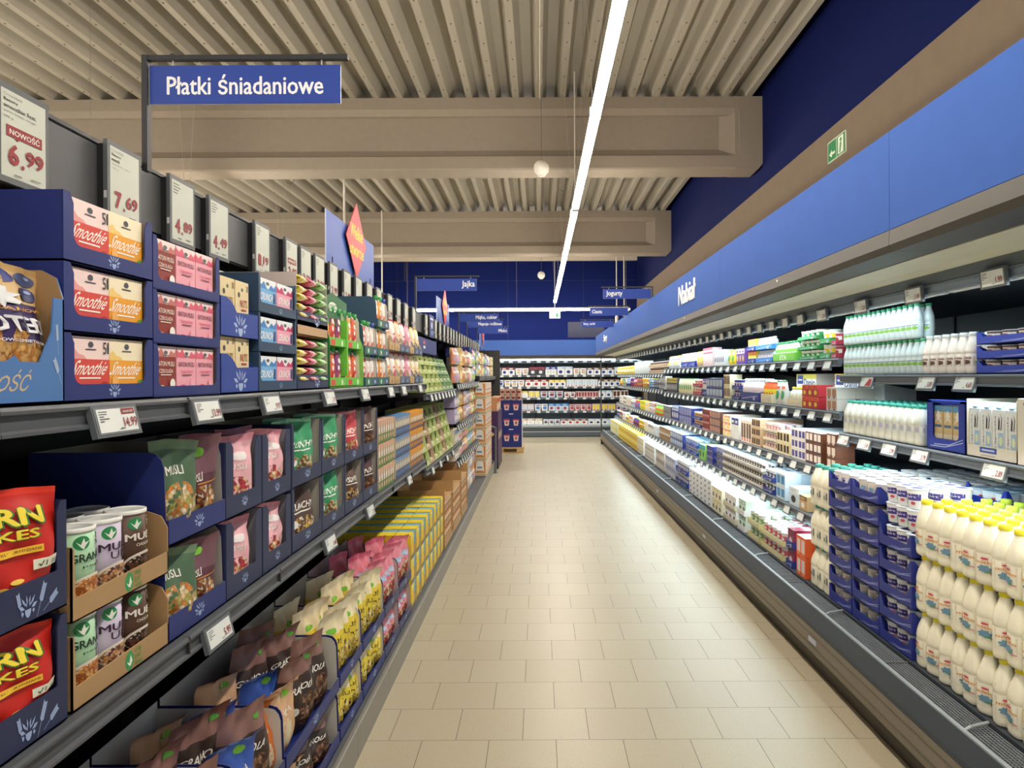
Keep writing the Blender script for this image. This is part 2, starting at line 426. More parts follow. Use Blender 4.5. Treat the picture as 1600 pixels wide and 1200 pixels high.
m = MB(); m.box(-16, 2.85, BW-.12, BW, 4.97, 5.14, '#d3c8b4'); struct('trim_4', m)
def beam(y0, name):
    m = MB(); W = .40
    pr = [(0, 5.165), (0, 5.02), (.035, 4.94), (.09, 4.94), (.09, 4.52), (.03, 4.44), (0, 4.42), (0, 4.27), (.015, 4.25), (W-.015, 4.25), (W, 4.27), (W, 4.42), (W-.03, 4.44), (W-.09, 4.52), (W-.09, 4.94), (W-.035, 4.94), (W, 5.02), (W, 5.165)]
    m.prism([(y0+a, b) for a, b in pr], 'x', -16, 2.5, 'concrete')
    # solid end block with splayed transition
    a = [(2.32, y0+.085), (2.56, y0+.0), (2.85, y0), (2.85, y0+W), (2.56, y0+W), (2.32, y0+W-.085)]
    m.prism(a, 'z', 4.36, 5.0, 'concrete')
    m.prism([(2.501, 4.25), (2.80, 4.25), (2.85, 4.31), (2.85, 5.165), (2.501, 5.165)], 'y', y0+.002, y0+W-.002, 'concrete')
    struct(name, m)
beam(2.8, 'trim_1'); beam(9.0, 'trim_2'); beam(15.2, 'trim_3')
# ================================================================ lamps
def lamp_row(x, z, y0, y1, name, label, along='y', seg=1.5, hangers=True, group=None, e=LAMP_E):
    o = link(name, None); c = Vector((x, (y0+y1)/2, z)) if along == 'y' else Vector(((y0+y1)/2, x, z))
    o.location = c; tag(o, label, 'ceiling lamp', group)
    L = (y1-y0)/2
    def B(mb, a0, a1, b0, b1, z0, z1, mat):
        if along == 'y': mb.box(a0, a1, b0, b1, z0, z1, mat)
        else: mb.box(b0, b1, a0, a1, z0, z1, mat)
    h = MB(); B(h, -.028, .028, -L, L, .012, .055, '#e6e2da'); link('housing', h.mesh('housing'), o)
    d = MB(); B(d, -.034, .034, -L, L, -.03, .012, 'emit:#fff4e4,%g' % e); link('diffuser', d.mesh('diffuser'), o)
    if hangers:
        g = MB(); t = -L+.3
        while t < L:
            for s_ in (-1, 1):
                p = (s_*.015, t, .055); q = (s_*.11, t, 5.17-z)
                if along != 'y': p = (p[1], p[0], p[2]); q = (q[1], q[0], q[2])
                g.tube(p, q, .0025, '#b8b0a2', 4)
            B(g, -.04, .04, t-.01, t+.01, -.034, .058, '#e6e2da')
            t += 3.0
        link('hanger_wires', g.mesh('hanger_wires'), o)
    return o
lamp_row(.43, 3.58, -1.0, 8.15, 'strip_lamp', 'long white strip lamp over the aisle, nearer run above the tiles')
lamp_row(.43, 3.58, 8.30, 18.5, 'strip_lamp', 'long white strip lamp over the aisle, farther run towards the back wall')
lamp_row(19.5, 3.46, -3.9, 2.5, 'strip_lamp', 'white strip lamp hung crosswise before the navy back wall', along='x')
for xx in (-4.1, -8.2):
    lamp_row(xx, 3.58, -1, 18.5, 'strip_lamp', 'long white strip lamp over a neighbouring aisle %s' % ('nearest the tall shelves' if xx > -5 else 'farthest left'))
m = MB(); m.box(-.035, .035, -.06, .06, -.035, .06, '#e6e2da'); m.tube((0, 0, .06), (0, 0, 1.58), .008, '#cfc7b8')
o = link('lamp_connector', m.mesh('lamp_connector')); o.location = (.43, 8.225, 3.58); tag(o, 'small white connector joining the two runs of the aisle lamp', 'connector')
# dome speakers on cables
for D, z, r, lab in ((8.6, 4.15, .095, 'round white pendant speaker before the first ceiling beam'), (17.2, 4.08, .09, 'round white pendant speaker before the navy back wall')):
    m = MB(); m.lathe([(.05*r/.1, -r), (r*.45, -r*.98), (r*.55, -r*.86), (r*.93, -r*.45), (r, 0), (r*.92, r*.45), (r*.6, r*.85), (.012, r)], 0, 0, 24, '#e9e3d6')
    o = link('pendant_speaker', None); o.location = (.045 if D < 9 else .07, D, z); tag(o, lab, 'speaker', 'pendant speakers')
    link('dome', m.mesh('dome'), o)
    m = MB(); m.tube((0, 0, r), (0, 0, 5.165-z), .0035, '#6b6258'); link('cable', m.mesh('cable'), o)
    m = MB(); m.lathe([(.04, -r-.004), (.04, -r+.012)], 0, 0, 16, '#c9c2b4'); link('grille', m.mesh('grille'), o)
m = MB(); m.tube((0, -3, 0), (0, 8.95, 0), .012, '#cfc6b4', 8)
for k in range(9): m.box(-.02, .02, -2+k*1.3, -1.97+k*1.3, -.016, .03, '#b9b1a2')
o = link('cable_conduit', m.mesh('cable_conduit')); o.location = (.03, 0, 5.135); tag(o, 'thin white cable conduit clipped along the ribbed ceiling', 'conduit')
# loose hook and long wires
def hookwire(x, y, z1, lab):
    m = MB(); n = 12
    for i in range(n):
        a0 = PI+PI*i/n; a1 = PI+PI*(i+1)/n
        m.tube((.07*math.cos(a0), 0, 5.14+.07*math.sin(a0)-z1), (.07*math.cos(a1), 0, 5.14+.07*math.sin(a1)-z1), .005, '#6f665a')
    m.tube((0, 0, 5.07-z1), (0, 0, 0), .002, '#8b8274')
    o = link('hanging_wire', m.mesh('hanging_wire')); o.location = (x, y, z1); tag(o, lab, 'wire')
hookwire(-3.9, 6.2, 2.5, 'thin wire on a round hook, leftmost under the ribbed ceiling')
hookwire(.41, 6.35, 3.70, 'thin wire on a round hook above the aisle lamp')
hookwire(-4.4, 12.6, 3.0, 'thin wire on a hook between the two beams at left')
hookwire(.46, 13.2, 3.70, 'thin wire on a hook above the lamp between two beams')
# ================================================================ signs hung over the aisle
BLUE = '#1f3f98'
def aisle_sign(text, side, D, arm_x, topz, tw, lab, align):
    o = link('aisle_sign', None)
    W, H = .585, .118
    x0 = arm_x+.012 if side == 'L' else arm_x-.012-W
    o.location = (arm_x, D, 2.315 if side == 'L' else 2.575); tag(o, lab, 'sign')
    lx0 = x0-arm_x; z1 = topz-o.location.z
    m = MB(); m.box(-.0085, .0085, -.012, .012, -.05 if side == 'L' else -.01, z1+.018, '#26262a')
    a, b = (-.0085, .62) if side == 'L' else (-.62, .0085)
    m.box(a, b, -.010, .010, z1+.004, z1+.018, '#26262a'); link('bracket', m.mesh('bracket'), o)
    m = MB(); zz = z1-.012
    m.box(lx0, lx0+W, -.003, .003, zz-H, zz, '#dfe3ee', {'front': BLUE, 'back': BLUE})
    m.box(lx0+.002, lx0+W-.002, -.0034, .0034, zz-H+.002, zz-.002, BLUE)
    cu = {'c': .5, 'r': .97-tw/2, 'l': .06+tw/2}[align]
    asp = text_geo(text, .035)[2]; hh = min(.66, tw*W/asp/H*1.22)
    m.decals(planar(lx0, lx0+W, zz-H, zz, -.0036), [('text', text, cu, .5, tw, hh, '#f3f3f3', {'bold': .035})])
    link('panel', m.mesh('panel'), o)
    m = MB()
    for u in (.12, .9): m.tube((lx0+W*u, 0, z1+.022), (lx0+W*u, 0, zz-.015), .002, '#d8d8d8'); m.box(lx0+W*u-.006, lx0+W*u+.006, -.006, .006, z1+.014, z1+.024, '#26262a')
    link('hooks', m.mesh('hooks'), o)
aisle_sign('Płatki śniadaniowe', 'L', 2.18, -1.2, 2.60, .82, 'blue hanging sign reading Płatki śniadaniowe above the left shelves', 'c')
aisle_sign('Jajka', 'L', 6.94, -1.2, 2.60, .22, 'blue hanging sign reading Jajka above the left shelves', 'r')
aisle_sign('Mąka, cukier', 'L', 10.66, -1.2, 2.585, .55, 'blue hanging sign reading Mąka, cukier above the left shelves', 'r')
aisle_sign('Napoje roślinne', 'L', 11.9, -1.2, 2.58, .66, 'blue hanging sign reading Napoje roślinne above the left shelves', 'r')
aisle_sign('Mleko', 'L', 13.9, -1.2, 2.60, .28, 'blue hanging sign reading Mleko above the left shelves', 'r')
aisle_sign('Jogurty', 'R', 8.65, 1.385, 2.70, .34, 'blue hanging sign reading Jogurty above the chiller', 'l')
aisle_sign('Ciasta', 'R', 10.8, 1.375, 2.68, .26, 'blue hanging sign reading Ciasta above the chiller', 'l')
aisle_sign('Sery, serki', 'R', 12.9, 1.375, 2.645, .36, 'blue hanging sign reading Sery, serki above the chiller', 'l')
def banner(D0, D1, x, lab, ztop, full=True):
    o = link('opening_banner', None); o.location = (x, (D0+D1)/2, 2.3); tag(o, lab, 'banner'); L = (D1-D0)/2
    m = MB(); m.box(-.004, .004, -L, L, 0, ztop-2.3, '#c9d3ea', {'right': '#3c5cae', 'left': '#3c5cae'}); link('panel', m.mesh('panel'), o)
    m = MB(); c = .03; zc = ztop-2.3-.08
    m.prism([(c-.26*L/.6, zc), (c, zc-.27), (c+.26*L/.6, zc), (c, zc+.27)], 'x', .02, .024, '#d8404a')
    sf = lambda u, v, k: (.0242+.0004*k, c+(u-.5)*.5*L/.6, zc+(v-.5)*.5)
    m.decals(sf, [('text', 'Wielkie', .5, .62, .62, .2, '#f5dc3c', {'bold': .03}), ('text', 'otwarcie', .5, .36, .72, .17, '#f5dc3c', {'bold': .03})])
    link('diamond', m.mesh('diamond'), o)
    m = MB(); m.tube((0, -L*.8, -.16), (0, -L*.8, .1), .01, '#2b2c30'); m.tube((0, L*.8, -.16), (0, L*.8, .1), .01, '#2b2c30'); link('feet', m.mesh('feet'), o)
banner(4.41, 5.68, -1.32, 'blue banner with red diamond reading Wielkie otwarcie, nearest of three', 2.68)
banner(9.2, 10.45, -1.32, 'blue banner with red diamond reading Wielkie otwarcie, middle distance', 2.68)
banner(15.9, 17.2, -1.32, 'blue banner with red diamond reading Wielkie otwarcie, farthest one', 2.68)
# emergency exit signs and ceiling-hung fittings
def rod(x, y, z0, lab, end=None):
    m = MB(); m.tube((0, 0, 0), (0, 0, 5.15-z0), .016, '#ddd7cb')
    if end == 'cam': m.lathe([(.03, -.22), (.04, -.2), (.04, -.02), (.02, 0)], 0, 0, 12, '#eeeae2')
    if end == 'dome': m.lathe([(.02, -.1), (.07, -.07), (.09, -.02), (.03, .01)], 0, 0, 14, '#eeeae2')
    o = link('suspension_rod', m.mesh('suspension_rod')); o.location = (x, y, z0); tag(o, lab, 'rod')
rod(1.98, 18.0, 3.16, 'white ceiling rod ending in a slim camera, left of a pair', 'cam')
rod(2.17, 18.0, 3.24, 'white ceiling rod ending in a small dome, right of a pair', 'dome')
rod(-2.66, 9.75, 3.35, 'white ceiling rod behind the first beam, beside the nearest banner')
rod(-3.3, 15.0, 3.2, 'white ceiling rod left of the Jajka sign')
m = MB(); m.box(-.14, .14, -.012, .012, -.18, 0, '#e9f3ea', {'front': 'emit:#6fd6a8,1.1'})
m.decals(planar(-.14, .14, -.18, 0, -.0125), [('rect', .55, .15, .92, .85, '#eafff2'), ('ell', .42, .72, .05, .08, '#eafff2'), ('poly', [(.3, .2), (.36, .18), (.45, .6), (.38, .62)], '#eafff2'), ('poly', [(.1, .42), (.28, .45), (.28, .55), (.1, .58)], '#eafff2'), ('rect', .62, .15, .8, .75, '#2c8a5c')])
m.tube((0, 0, 0), (0, 0, 1.85), .01, '#ddd7cb')
o = link('exit_sign', m.mesh('exit_sign')); o.location = (.43, 18.75, 3.34); tag(o, 'small lit green exit sign hanging under the end of the aisle lamp', 'exit sign')
m = MB(); sf = lambda u, v, k: (-.012-.0006*k, .2-.4*u, .2*v)
m.box(-.012, 0, -.2, .2, 0, .2, '#dfe8cf'); m.decals(sf, [('rect', .02, .04, .98, .96, '#1f7a48'), ('rect', .50, .04, .52, .96, '#dfe8cf'), ('poly', [(.1, .35), (.25, .55), (.25, .42), (.42, .42), (.42, .30), (.25, .30), (.25, .18)], '#dfe8cf'), ('rect', .6, .1, .9, .9, '#dfe8cf'), ('ell', .76, .72, .05, .1, '#1f7a48'), ('poly', [(.68, .15), (.74, .15), (.8, .6), (.72, .6)], '#1f7a48')])
o = link('exit_sign', m.mesh('exit_sign')); o.location = (2.85, 6.75, 3.69); tag(o, 'green emergency exit sign on the beige wall above the chiller', 'exit sign')
# ================================================================ left gondola
GR = '#4f5359'; DK = '#2b2c30'
ZA, ZB, ZBASE = .985, 1.583, .17
EDGE = 5.54                       # D where the deeper section ends
def rail_prof(z, x):              # price rail cross-section hanging from the shelf front, (x,z) with -x towards the shelf
    return [(x-.02, z), (x, z), (x+.004, z-.006), (x+.004, z-.012), (x-.004, z-.016), (x-.004, z-.040), (x+.006, z-.044), (x+.006, z-.050), (x-.02, z-.052)]
def rail(m, z, x, y0, y1, mat, sgn=1):
    m.prism([(sgn*a, b) for a, b in rail_prof(z, x)], 'y', y0, y1, mat)
def gondola_bay(y0, y1, idx, lab, za=ZA, zb=ZB, extra=()):
    o = link('shelf_bay', None); yc = (y0+y1)/2; o.location = (-1.42, yc, 0); tag(o, lab, 'shelving', 'bays of the long left shelving run')
    a, b = y0-yc+.001, y1-yc-.001; X = 1.42
    def P(name, fn, label=None):
        m = MB(); fn(m); c = link(name, m.mesh(name), o)
        if label: c['label'] = label
    def f(m):
        m.box(-.02, 0, a, b, 0, 2.16, '#232428')
        for zz in (.4, .62, .84, 1.1, 1.35, 1.7, 1.95): m.box(0, .0015, a, b, zz, zz+.006, '#121214')
    P('back_panel', f)
    def f(m): m.box(0, .045, a, a+.03, 0, 2.3, '#1c1d20'); [m.box(.0451, .0455, a+.008, a+.012, .2+.05*i, .225+.05*i, '#000000') for i in range(38)]
    P('upright', f)
    P('kick_plate', lambda m: m.prism([(.60, .0), (X-.78, 0), (X-.78, .13), (X-.785, .135), (X-.785, .158), (.6, .158)], 'y', a, b, '#8b857c'))
    P('base_shelf', lambda m: m.box(.03, X-.785, a, b, .158, ZBASE-.001, GR))
    for nm, zz, xf in (('shelf', za, .88), ('shelf', zb, .88))+tuple(extra):
        m = MB(); m.box(.045, X-xf-.02, a, b, zz-.028, zz-.001, '#3b3e43'); c = link(nm, m.mesh(nm), o)
        m = MB(); rail(m, zz-.001, X-xf, a, b, GR); m.box(X-xf-.019, X-xf+.0045, b-.006, b, zz-.053, zz-.002, '#2a2b2e'); r = link('price_rail', m.mesh('price_rail'), c)
        for yy in (a+.015, b-.03):
            m = MB(); m.prism([(.045, zz-.03), (X-xf-.06, zz-.03), (.045, zz-.11)], 'y', yy, yy+.004, '#26272a'); link('shelf_bracket', m.mesh('shelf_bracket'), c)
    return o
bays = [(.0, .53), (.53, 1.155), (1.155, 1.78), (1.78, 2.405), (2.405, 3.03), (3.03, 3.655), (3.655, 4.28), (4.28, 4.905), (4.905, EDGE)]
ordw = ['nearest', 'second', 'third', 'fourth', 'fifth', 'sixth', 'seventh', 'eighth', 'ninth', 'tenth', 'eleventh', 'twelfth', 'thirteenth', 'fourteenth', 'fifteenth', 'sixteenth', 'seventeenth', 'eighteenth']
for i, (a, b) in enumerate(bays): gondola_bay(a, b, i, 'grey metal shelving bay of the left run, %s from the camera' % ordw[i])
y = EDGE; i = len(bays)
while y < 14.6:
    y2 = min(y+1.25, 14.6)
    if y < 7.5: gondola_bay(y, y2, i, 'grey metal shelving bay of the left run, %s from the camera' % ordw[i], ZA-.08, 1.50)
    elif y < 10.2: gondola_bay(y, y2, i, 'grey metal shelving bay of the left run, %s from the camera' % ordw[i], .72, 1.56, (('shelf', 1.12, .88),))
    else: gondola_bay(y, y2, i, 'grey metal shelving bay of the left run, %s from the camera' % ordw[i], 1.62, 1.64)
    y = y2; i += 1
m = MB(); m.box(-1.95, -.80, 14.62, 14.68, 0, 2.17, '#3c3a3a'); o = link('end_panel', m.mesh('end_panel')); tag(o, 'tall dark end panel closing the far end of the left shelving', 'panel')
# header board with canopy underside, one panel per 1.25 m
y = -.1; k = 0
while y < 14.5:
    y2 = min(y+1.25, 14.6)
    o = link('header_board', None); o.location = (-1.235, (y+y2)/2, 2.10); tag(o, 'dark grey header board above the left shelves, %s from the camera' % ordw[k], 'header board', 'header boards above the left shelves')
    a, b = y-(y+y2)/2+.001, y2-(y+y2)/2-.001
    m = MB(); m.box(-.012, 0, a, b, 0, .19, '#505254'); m.box(-.014, .006, a, b, .188, .198, '#454749'); m.box(-.03, -.008, .2, .24, .198, .206, '#2b2c30'); link('panel', m.mesh('panel'), o)
    m = MB(); m.prism([(-.012, .0), (-.012, .006), (-.2, .05), (-.2, .044)], 'y', a, b, '#8d857a'); link('underside', m.mesh('underside'), o)
    m = MB()
    for yy in (a+.02,):
        m.tube((-.01, yy, -.005), (-.17, yy, -.12), .007, '#1b1c1f'); m.tube((-.01, yy, -.005), (-.185, yy, .0), .008, '#1b1c1f'); m.tube((-.17, yy, -.14), (-.17, yy, .05), .012, '#1b1c1f')
        m.tube((-.01, yy+.02, -.003), (-.01, b, -.003), .006, '#1b1c1f')
        m.tube((-.17, yy, -.12), (-.01, yy+.22, -.003), .006, '#1b1c1f'); m.tube((-.17, yy, -.12), (-.01, yy-.2, -.003), .006, '#1b1c1f')
    link('bracket', m.mesh('bracket'), o)
    y = y2; k += 1
# electronic labels
SCR = '#c3c8bb'; RED = '#8e1f27'; INK = '#2a2d2c'
def big_label(price, D, novelty=False, title=None, near=False):
    o = link('header_price_label', None); o.location = (-1.2, D, 2.075)
    w, h = .167, .225
    m = MB(); m.box(-w/2, w/2, 0, .012, 0, h, '#5b5f61'); m.box(-w/2+.01, w/2-.01, .012, .034, .01, h-.01, '#232427'); m.box(-w/2-.001, -w/2, .002, .01, .06, .08, '#d0d0d0'); link('frame', m.mesh('frame'), o)
    m = MB(); sx0, sx1, sz0, sz1 = -w/2+.012, w/2-.012, .014, h-.014
    m.quad((sx0, -.0005, sz0), (sx1, -.0005, sz0), (sx1, -.0005, sz1), (sx0, -.0005, sz1), SCR)
    ds = []
    a, b = price.split('.')
    if title:
        for j, tx in enumerate(title):
            ww = min(.9, len(tx)*(.052 if j in (1, 2) else .04)); ds.append(('text', tx, .05+ww/2, .945-j*.065, ww, .045 if j in (1, 2) else .032, INK if j in (1, 2) else '#6b706c', {'bold': .03 if j in (1, 2) else 0}))
    else:
        for j in range(4): ds.append(('rect', .05, .93-j*.05, .05+[.28, .34, .25, .2][j], .945-j*.05, '#4b4f4d'))
    if novelty:
        ds += [('rect', .1, .47, .9, .6, RED), ('poly', [(.26, .48), (.40, .48), (.33, .44)], RED), ('text', 'NOWOŚĆ', .5, .54, .68, .085, '#e9ebe2', {'bold': .03})]
        zy, hh = .27, .25
    else: zy, hh = .25, .25
    ds += [('text', a, .25, zy, .24, hh, RED, {'bold': .09}), ('ell', .45, zy-hh*.44, .035, .025, RED), ('text', b, .72, zy+.02, .42, hh*.74, RED, {'bold': .07})]
    ds += [('rect', .25, .035, .42, .045, INK), ('rect', .62, .05, .85, .06, INK)]
    m.decals(planar(sx0, sx1, sz0, sz1, -.0006), ds)
    link('screen', m.mesh('screen'), o)
    o.rotation_euler = (0, 0, PI/2)
    return o
PD = [(1.66, '6.99', True), (2.064, '7.69', False), (2.40, '4.89', False), (2.675, '4.49', False), (3.094, '1.19', False), (3.458, '2.99', True), (3.67, '3.59', False), (3.905, '3.59', False), (4.17, '2.99', False), (4.465, '2.99', False), (4.75, '1.19', False)]
for D, p, nv in PD:
    t = ['Crownfield', 'Batony', 'smoothie 5szt.', 'owoc, banan, mango', '105 g'] if D < 1.7 else (['Crownfield', 'Batony', 'musli', 'żurawina, jogurt', '125 g'] if D < 2.2 else None)
    o = big_label(p, D, nv, t)
    o2 = {3.67: ', left one', 3.905: ', right one', 4.17: ', nearer', 4.465: ', farther', 4.75: ', farther of two', 3.458: ', with a red tag'}.get(D, '')
    tag(o, 'upright price label showing %s on the header board%s' % (p, o2), 'price label', 'header price labels')
for D in (5.05, 5.35, 5.75, 6.1, 6.45, 6.85, 7.6, 8.3, 8.67, 9.05, 9.4, 9.74, 10.05, 10.4, 10.75, 11.1, 11.46, 11.8, 12.2, 12.6, 13.0, 13.4, 13.8, 14.2):
    o = big_label('2.99', D); tag(o, 'small distant upright price label on the far part of the header board', 'price label', 'far header price labels')
m = MB(); m.box(0, .03, -.16, .16, 0, .25, '#232427', {'right': '#1d3270'}); sf = lambda u, v, k: (.0302+.0005*k, -.16+.32*u, .25*v)
m.decals(sf, [('rect', .15, .78, .85, .88, '#c9d3ea'), ('ell', .5, .55, .16, .16, '#d8e2f2'), ('rect', .3, .12, .75, .3, '#6f8fd0')])
o = link('header_poster', m.mesh('header_poster')); o.location = (-1.23, 7.98, 2.07); tag(o, 'small dark blue poster among the distant header price labels', 'poster')
_ESL = {}
def esl_spec(price, nov=False, w=.155, h=.066, red=False):
    k = (price, nov, w, h, red)
    if k in _ESL: return _ESL[k]
    m = MB(); m.box(-w/2, w/2, 0, .012, 0, h, '#5a6065'); m.box(-w/2+.005, w/2-.005, -.001, 0, .005, h-.005, '#6a7075')
    s_ = MB(); S_ = planar(-w/2+.012, w/2-.012, .009, h-.009, -.0012)
    s_.quad(S_(0, 0, 0), S_(1, 0, 0), S_(1, 1, 0), S_(0, 1, 0), '#e2e7e4')
    ds = [('rect', .04, .86-.1*j, .04+[.22, .2, .12, .24, .1][j], .90-.1*j, '#555a58') for j in range(5)]
    if nov: ds += [('rect', .62, .74, .97, .98, RED), ('text', 'NOWOŚĆ', .795, .86, .28, .13, '#e9ebe2', {'bold': .03})]
    if red: ds += [('poly', [(.4, .05), (.95, .05), (.95, .7), (.7, .75)], '#b5303a')]
    if price: ds += [('text', price, .80, .38 if nov else .34, .36 if len(price) > 4 else .3, .42, RED, {'bold': .03})]
    ds += [('rect', .5, .1, .62, .14, '#555a58')]
    s_.decals(S_, ds)
    sp = spec('price_label', 'price label', [('frame', m.mesh('frame')), ('screen', s_.mesh('screen'))])
    _ESL[k] = sp; return sp
def esl(side, D, x, ztop, price, lab, group=None, nov=False, red=False, w=.155, h=.066, tilt=-.25):
    sp = esl_spec(price, nov, w, h, red)
    o = put(sp, side, D, x, ztop-h, lab, group)
    o.rotation_euler = (tilt, 0, ROT[side])
    return o
for D, p in ((1.46, '14.99'), (1.86, '13.99'), (2.31, '9.97'), (2.95, '5.99'), (3.55, '7.99'), (4.17, '6.49'), (4.57, '4.79'), (5.2, '3.99')):
    esl('L', D, .858, ZB-.004, p, 'shelf edge price label showing %s on the upper left shelf' % p, 'upper shelf price labels', p == '14.99')
for D, p in ((1.05, '9.99'), (1.92, '5.99'), (2.95, '5.49'), (3.65, '7.29'), (4.75, '8.99')):
    esl('L', D, .858, ZA-.008, p, 'shelf edge price label showing %s on the middle left shelf' % p, 'middle shelf price labels')
D = 5.75
while D < 7.5:
    esl('L', D, .858, 1.495, '', 'small price label under the green trays, far upper left shelf', 'labels under the green trays', w=.12); D += .22
D = 5.8
while D < 7.5:
    esl('L', D, .858, ZA-.085, '', 'small price label on the rail below the green crates', 'labels below the green crates', w=.12); D += .45
D = 7.65
while D < 10.2:
    for z, t in ((1.555, 'upper'), (1.115, 'middle'), (.715, 'lower')):
        esl('L', D, .858, z, '', 'tiny price label on the far left shelving, %s rail' % t, 'tiny %s rail labels at left' % t, w=.1)
    D += .21
# ================================================================ right chiller
CH0, CH1 = .7, 16.95
def chiller_levels(D):
    if D < 4.45: return [(1.63, 1.88), (1.27, 1.88)]
    if D < 10.7: return [(1.735, 1.88), (1.395, 1.88), (1.023, 1.85), (.697, 1.80)]
    return [(1.67, 1.88), (1.42, 1.88), (1.01, 1.85), (.69, 1.80)]
y = CH0; k = 0; SL = '#333b43'
while y < CH1-.01:
    y2 = round(y+1.25, 3); yc = (y+y2)/2
    o = link('chiller_cabinet', None); o.location = (2.0, yc, 0); tag(o, 'dark open dairy chiller cabinet of the right run, %s from the camera' % ordw[k], 'chiller', 'cabinets of the long right chiller')
    a, b = y-yc, y2-yc; X = -2.0
    def P(name, fn, par=o):
        m = MB(); fn(m); return link(name, m.mesh(name), par)
    P('base', lambda m: m.prism([(X+1.53, 0), (X+1.53, .05), (X+1.495, .075), (X+1.50, .105), (X+1.475, .12), (X+2.6, .12), (X+2.6, 0)], 'y', a, b, '#3b332b'))
    def f(m):
        m.prism([(X+1.475, .121), (X+1.468, .14), (X+1.465, .26), (X+1.5, .262), (X+1.55, .121)], 'y', a, b, '#80776a')
        m.box(X+1.4635, X+1.467, a, b, .165, .169, '#5f584d'); m.box(X+1.4635, X+1.467, a, b, .225, .229, '#5f584d')
        if k in (2, 4, 6, 8, 10): m.box(X+1.462, X+1.466, -.05, .05, .185, .21, '#b9bcd6')
    P('front_panel', f)
    def f(m):
        m.prism([(X+1.465, .262), (X+1.47, .28), (X+1.51, .345), (X+1.53, .345), (X+1.53, .262)], 'y', a, b, SL)
        m.box(X+1.512, X+1.528, a, b, .345, .352, '#9aa3aa')
    P('bumper', f)
    def f(m):
        m.box(X+1.53, X+2.6, a, b, .122, .26, '#2a2f34')
        for i in range(9):
            xx = X+1.535+i*.0135; m.box(xx, xx+.003, a, b, .33, .334, '#8a9299')
        t = a+.01
        while t < b:
            m.box(X+1.53, X+1.65, t, t+.003, .326, .330, '#79828a'); t += .014 if y < 3.4 else .09
        m.box(X+1.53, X+1.65, b-.012, b-.002, .331, .338, '#6a7278')
        m.tube((X+1.53, 0, .336), (X+1.56, .0, .352), .006, '#aeb6bc'); m.tube((X+1.56, 0, .352), (X+1.64, .03, .352), .006, '#aeb6bc')
    P('air_grille', f)
    P('deck', lambda m: m.box(X+1.655, X+2.6, a, b, .261, .345, '#39414a'))
    def f(m):
        m.box(X+2.6, X+2.66, a, b, 0, 2.2, '#30363f')
        m.box(X+2.595, X+2.6, a+.005, a+.01, .35, 2.05, '#14171c'); m.box(X+2.59, X+2.6, b-.02, b-.004, .35, 2.05, '#202630')
    P('back_panel', f)
    segs = [(y, y2)]
    if y < 4.45 < y2: segs = [(y, 4.45), (4.45, y2)]
    if y < 10.7 < y2: segs = [(y, 10.7), (10.7, y2)]
    for (s0, s1) in segs:
        for (zz, xx) in chiller_levels((s0+s1)/2):
            c = P('shelf', lambda m: m.box(X+xx+.02, X+2.59, s0-yc+.001, s1-yc-.001, zz-.025, zz-.002, '#56606b'))
            m = MB(); rail(m, zz-.001, -(X+xx), s0-yc+.001, s1-yc-.001, '#5b646e', -1); link('price_rail', m.mesh('price_rail'), c)
            for yy in (s0-yc+.004, s1-yc-.008):
                m = MB(); m.prism([(X+xx+.08, zz-.026), (X+2.59, zz-.026), (X+2.59, zz-.14), (X+xx+.25, zz-.055)], 'y', yy, yy+.004, '#3d4650'); link('shelf_bracket', m.mesh('shelf_bracket'), c)
    def f(m):
        m.prism([(X+1.56, 2.108), (X+1.56, 2.125), (X+2.66, 2.2), (X+2.66, 2.11), (X+1.86, 2.06), (X+1.8, 2.085), (X+1.74, 2.105)], 'y', a, b, '#dcd7c4')
        m.box(X+2.6, X+2.66, a, b, 2.0, 2.2, '#2c323b')
        m.prism([(X+1.79, 2.088), (X+1.82, 2.05), (X+2.59, 1.99), (X+2.59, 2.1)], 'y', a, b, '#4a555f')
    P('canopy', f)
    m = MB(); rail(m, 2.052, -(X+1.83), a+.001, b-.001, '#8494a2', -1); link('price_rail', m.mesh('price_rail'), o)
    m = MB(); m.box(X+1.835, X+1.86, a+.02, b-.02, 1.994, 2.0, '#e8eef2'); link('light_strip', m.mesh('light_strip'), o)
    y = y2; k += 1
# fascia above the chiller
ys = [-1.0, .2, 2.75, 5.33, 7.9, 10.45, 13.0, 15.5, 16.95]
for i in range(len(ys)-1):
    a, b = ys[i], ys[i+1]; o = link('chiller_fascia', None); o.location = (1.36, (a+b)/2, 2.19); tag(o, 'blue fascia panel along the top of the right chiller, %s from the camera' % ordw[i], 'fascia', 'blue fascia panels of the right chiller')
    h = (b-a)/2-.0015
    m = MB(); m.box(0, .02, -h, h, 0, .38, '#36569ar'); link('panel', m.mesh('panel'), o)
    m = MB(); m.prism([(.0, -.002), (.012, -.002), (.2, -.06), (.2, -.078), (.014, -.084), (-.004, -.06)], 'y', -h, h, '#3f3b37'); link('lower_trim', m.mesh('lower_trim'), o)
    if i in (1, 2, 3, 5): m = MB(); m.box(-.004, 0, -.008, .008, -.03, -.018, '#f2f2ee'); link('sensor_cap', m.mesh('sensor_cap'), o)
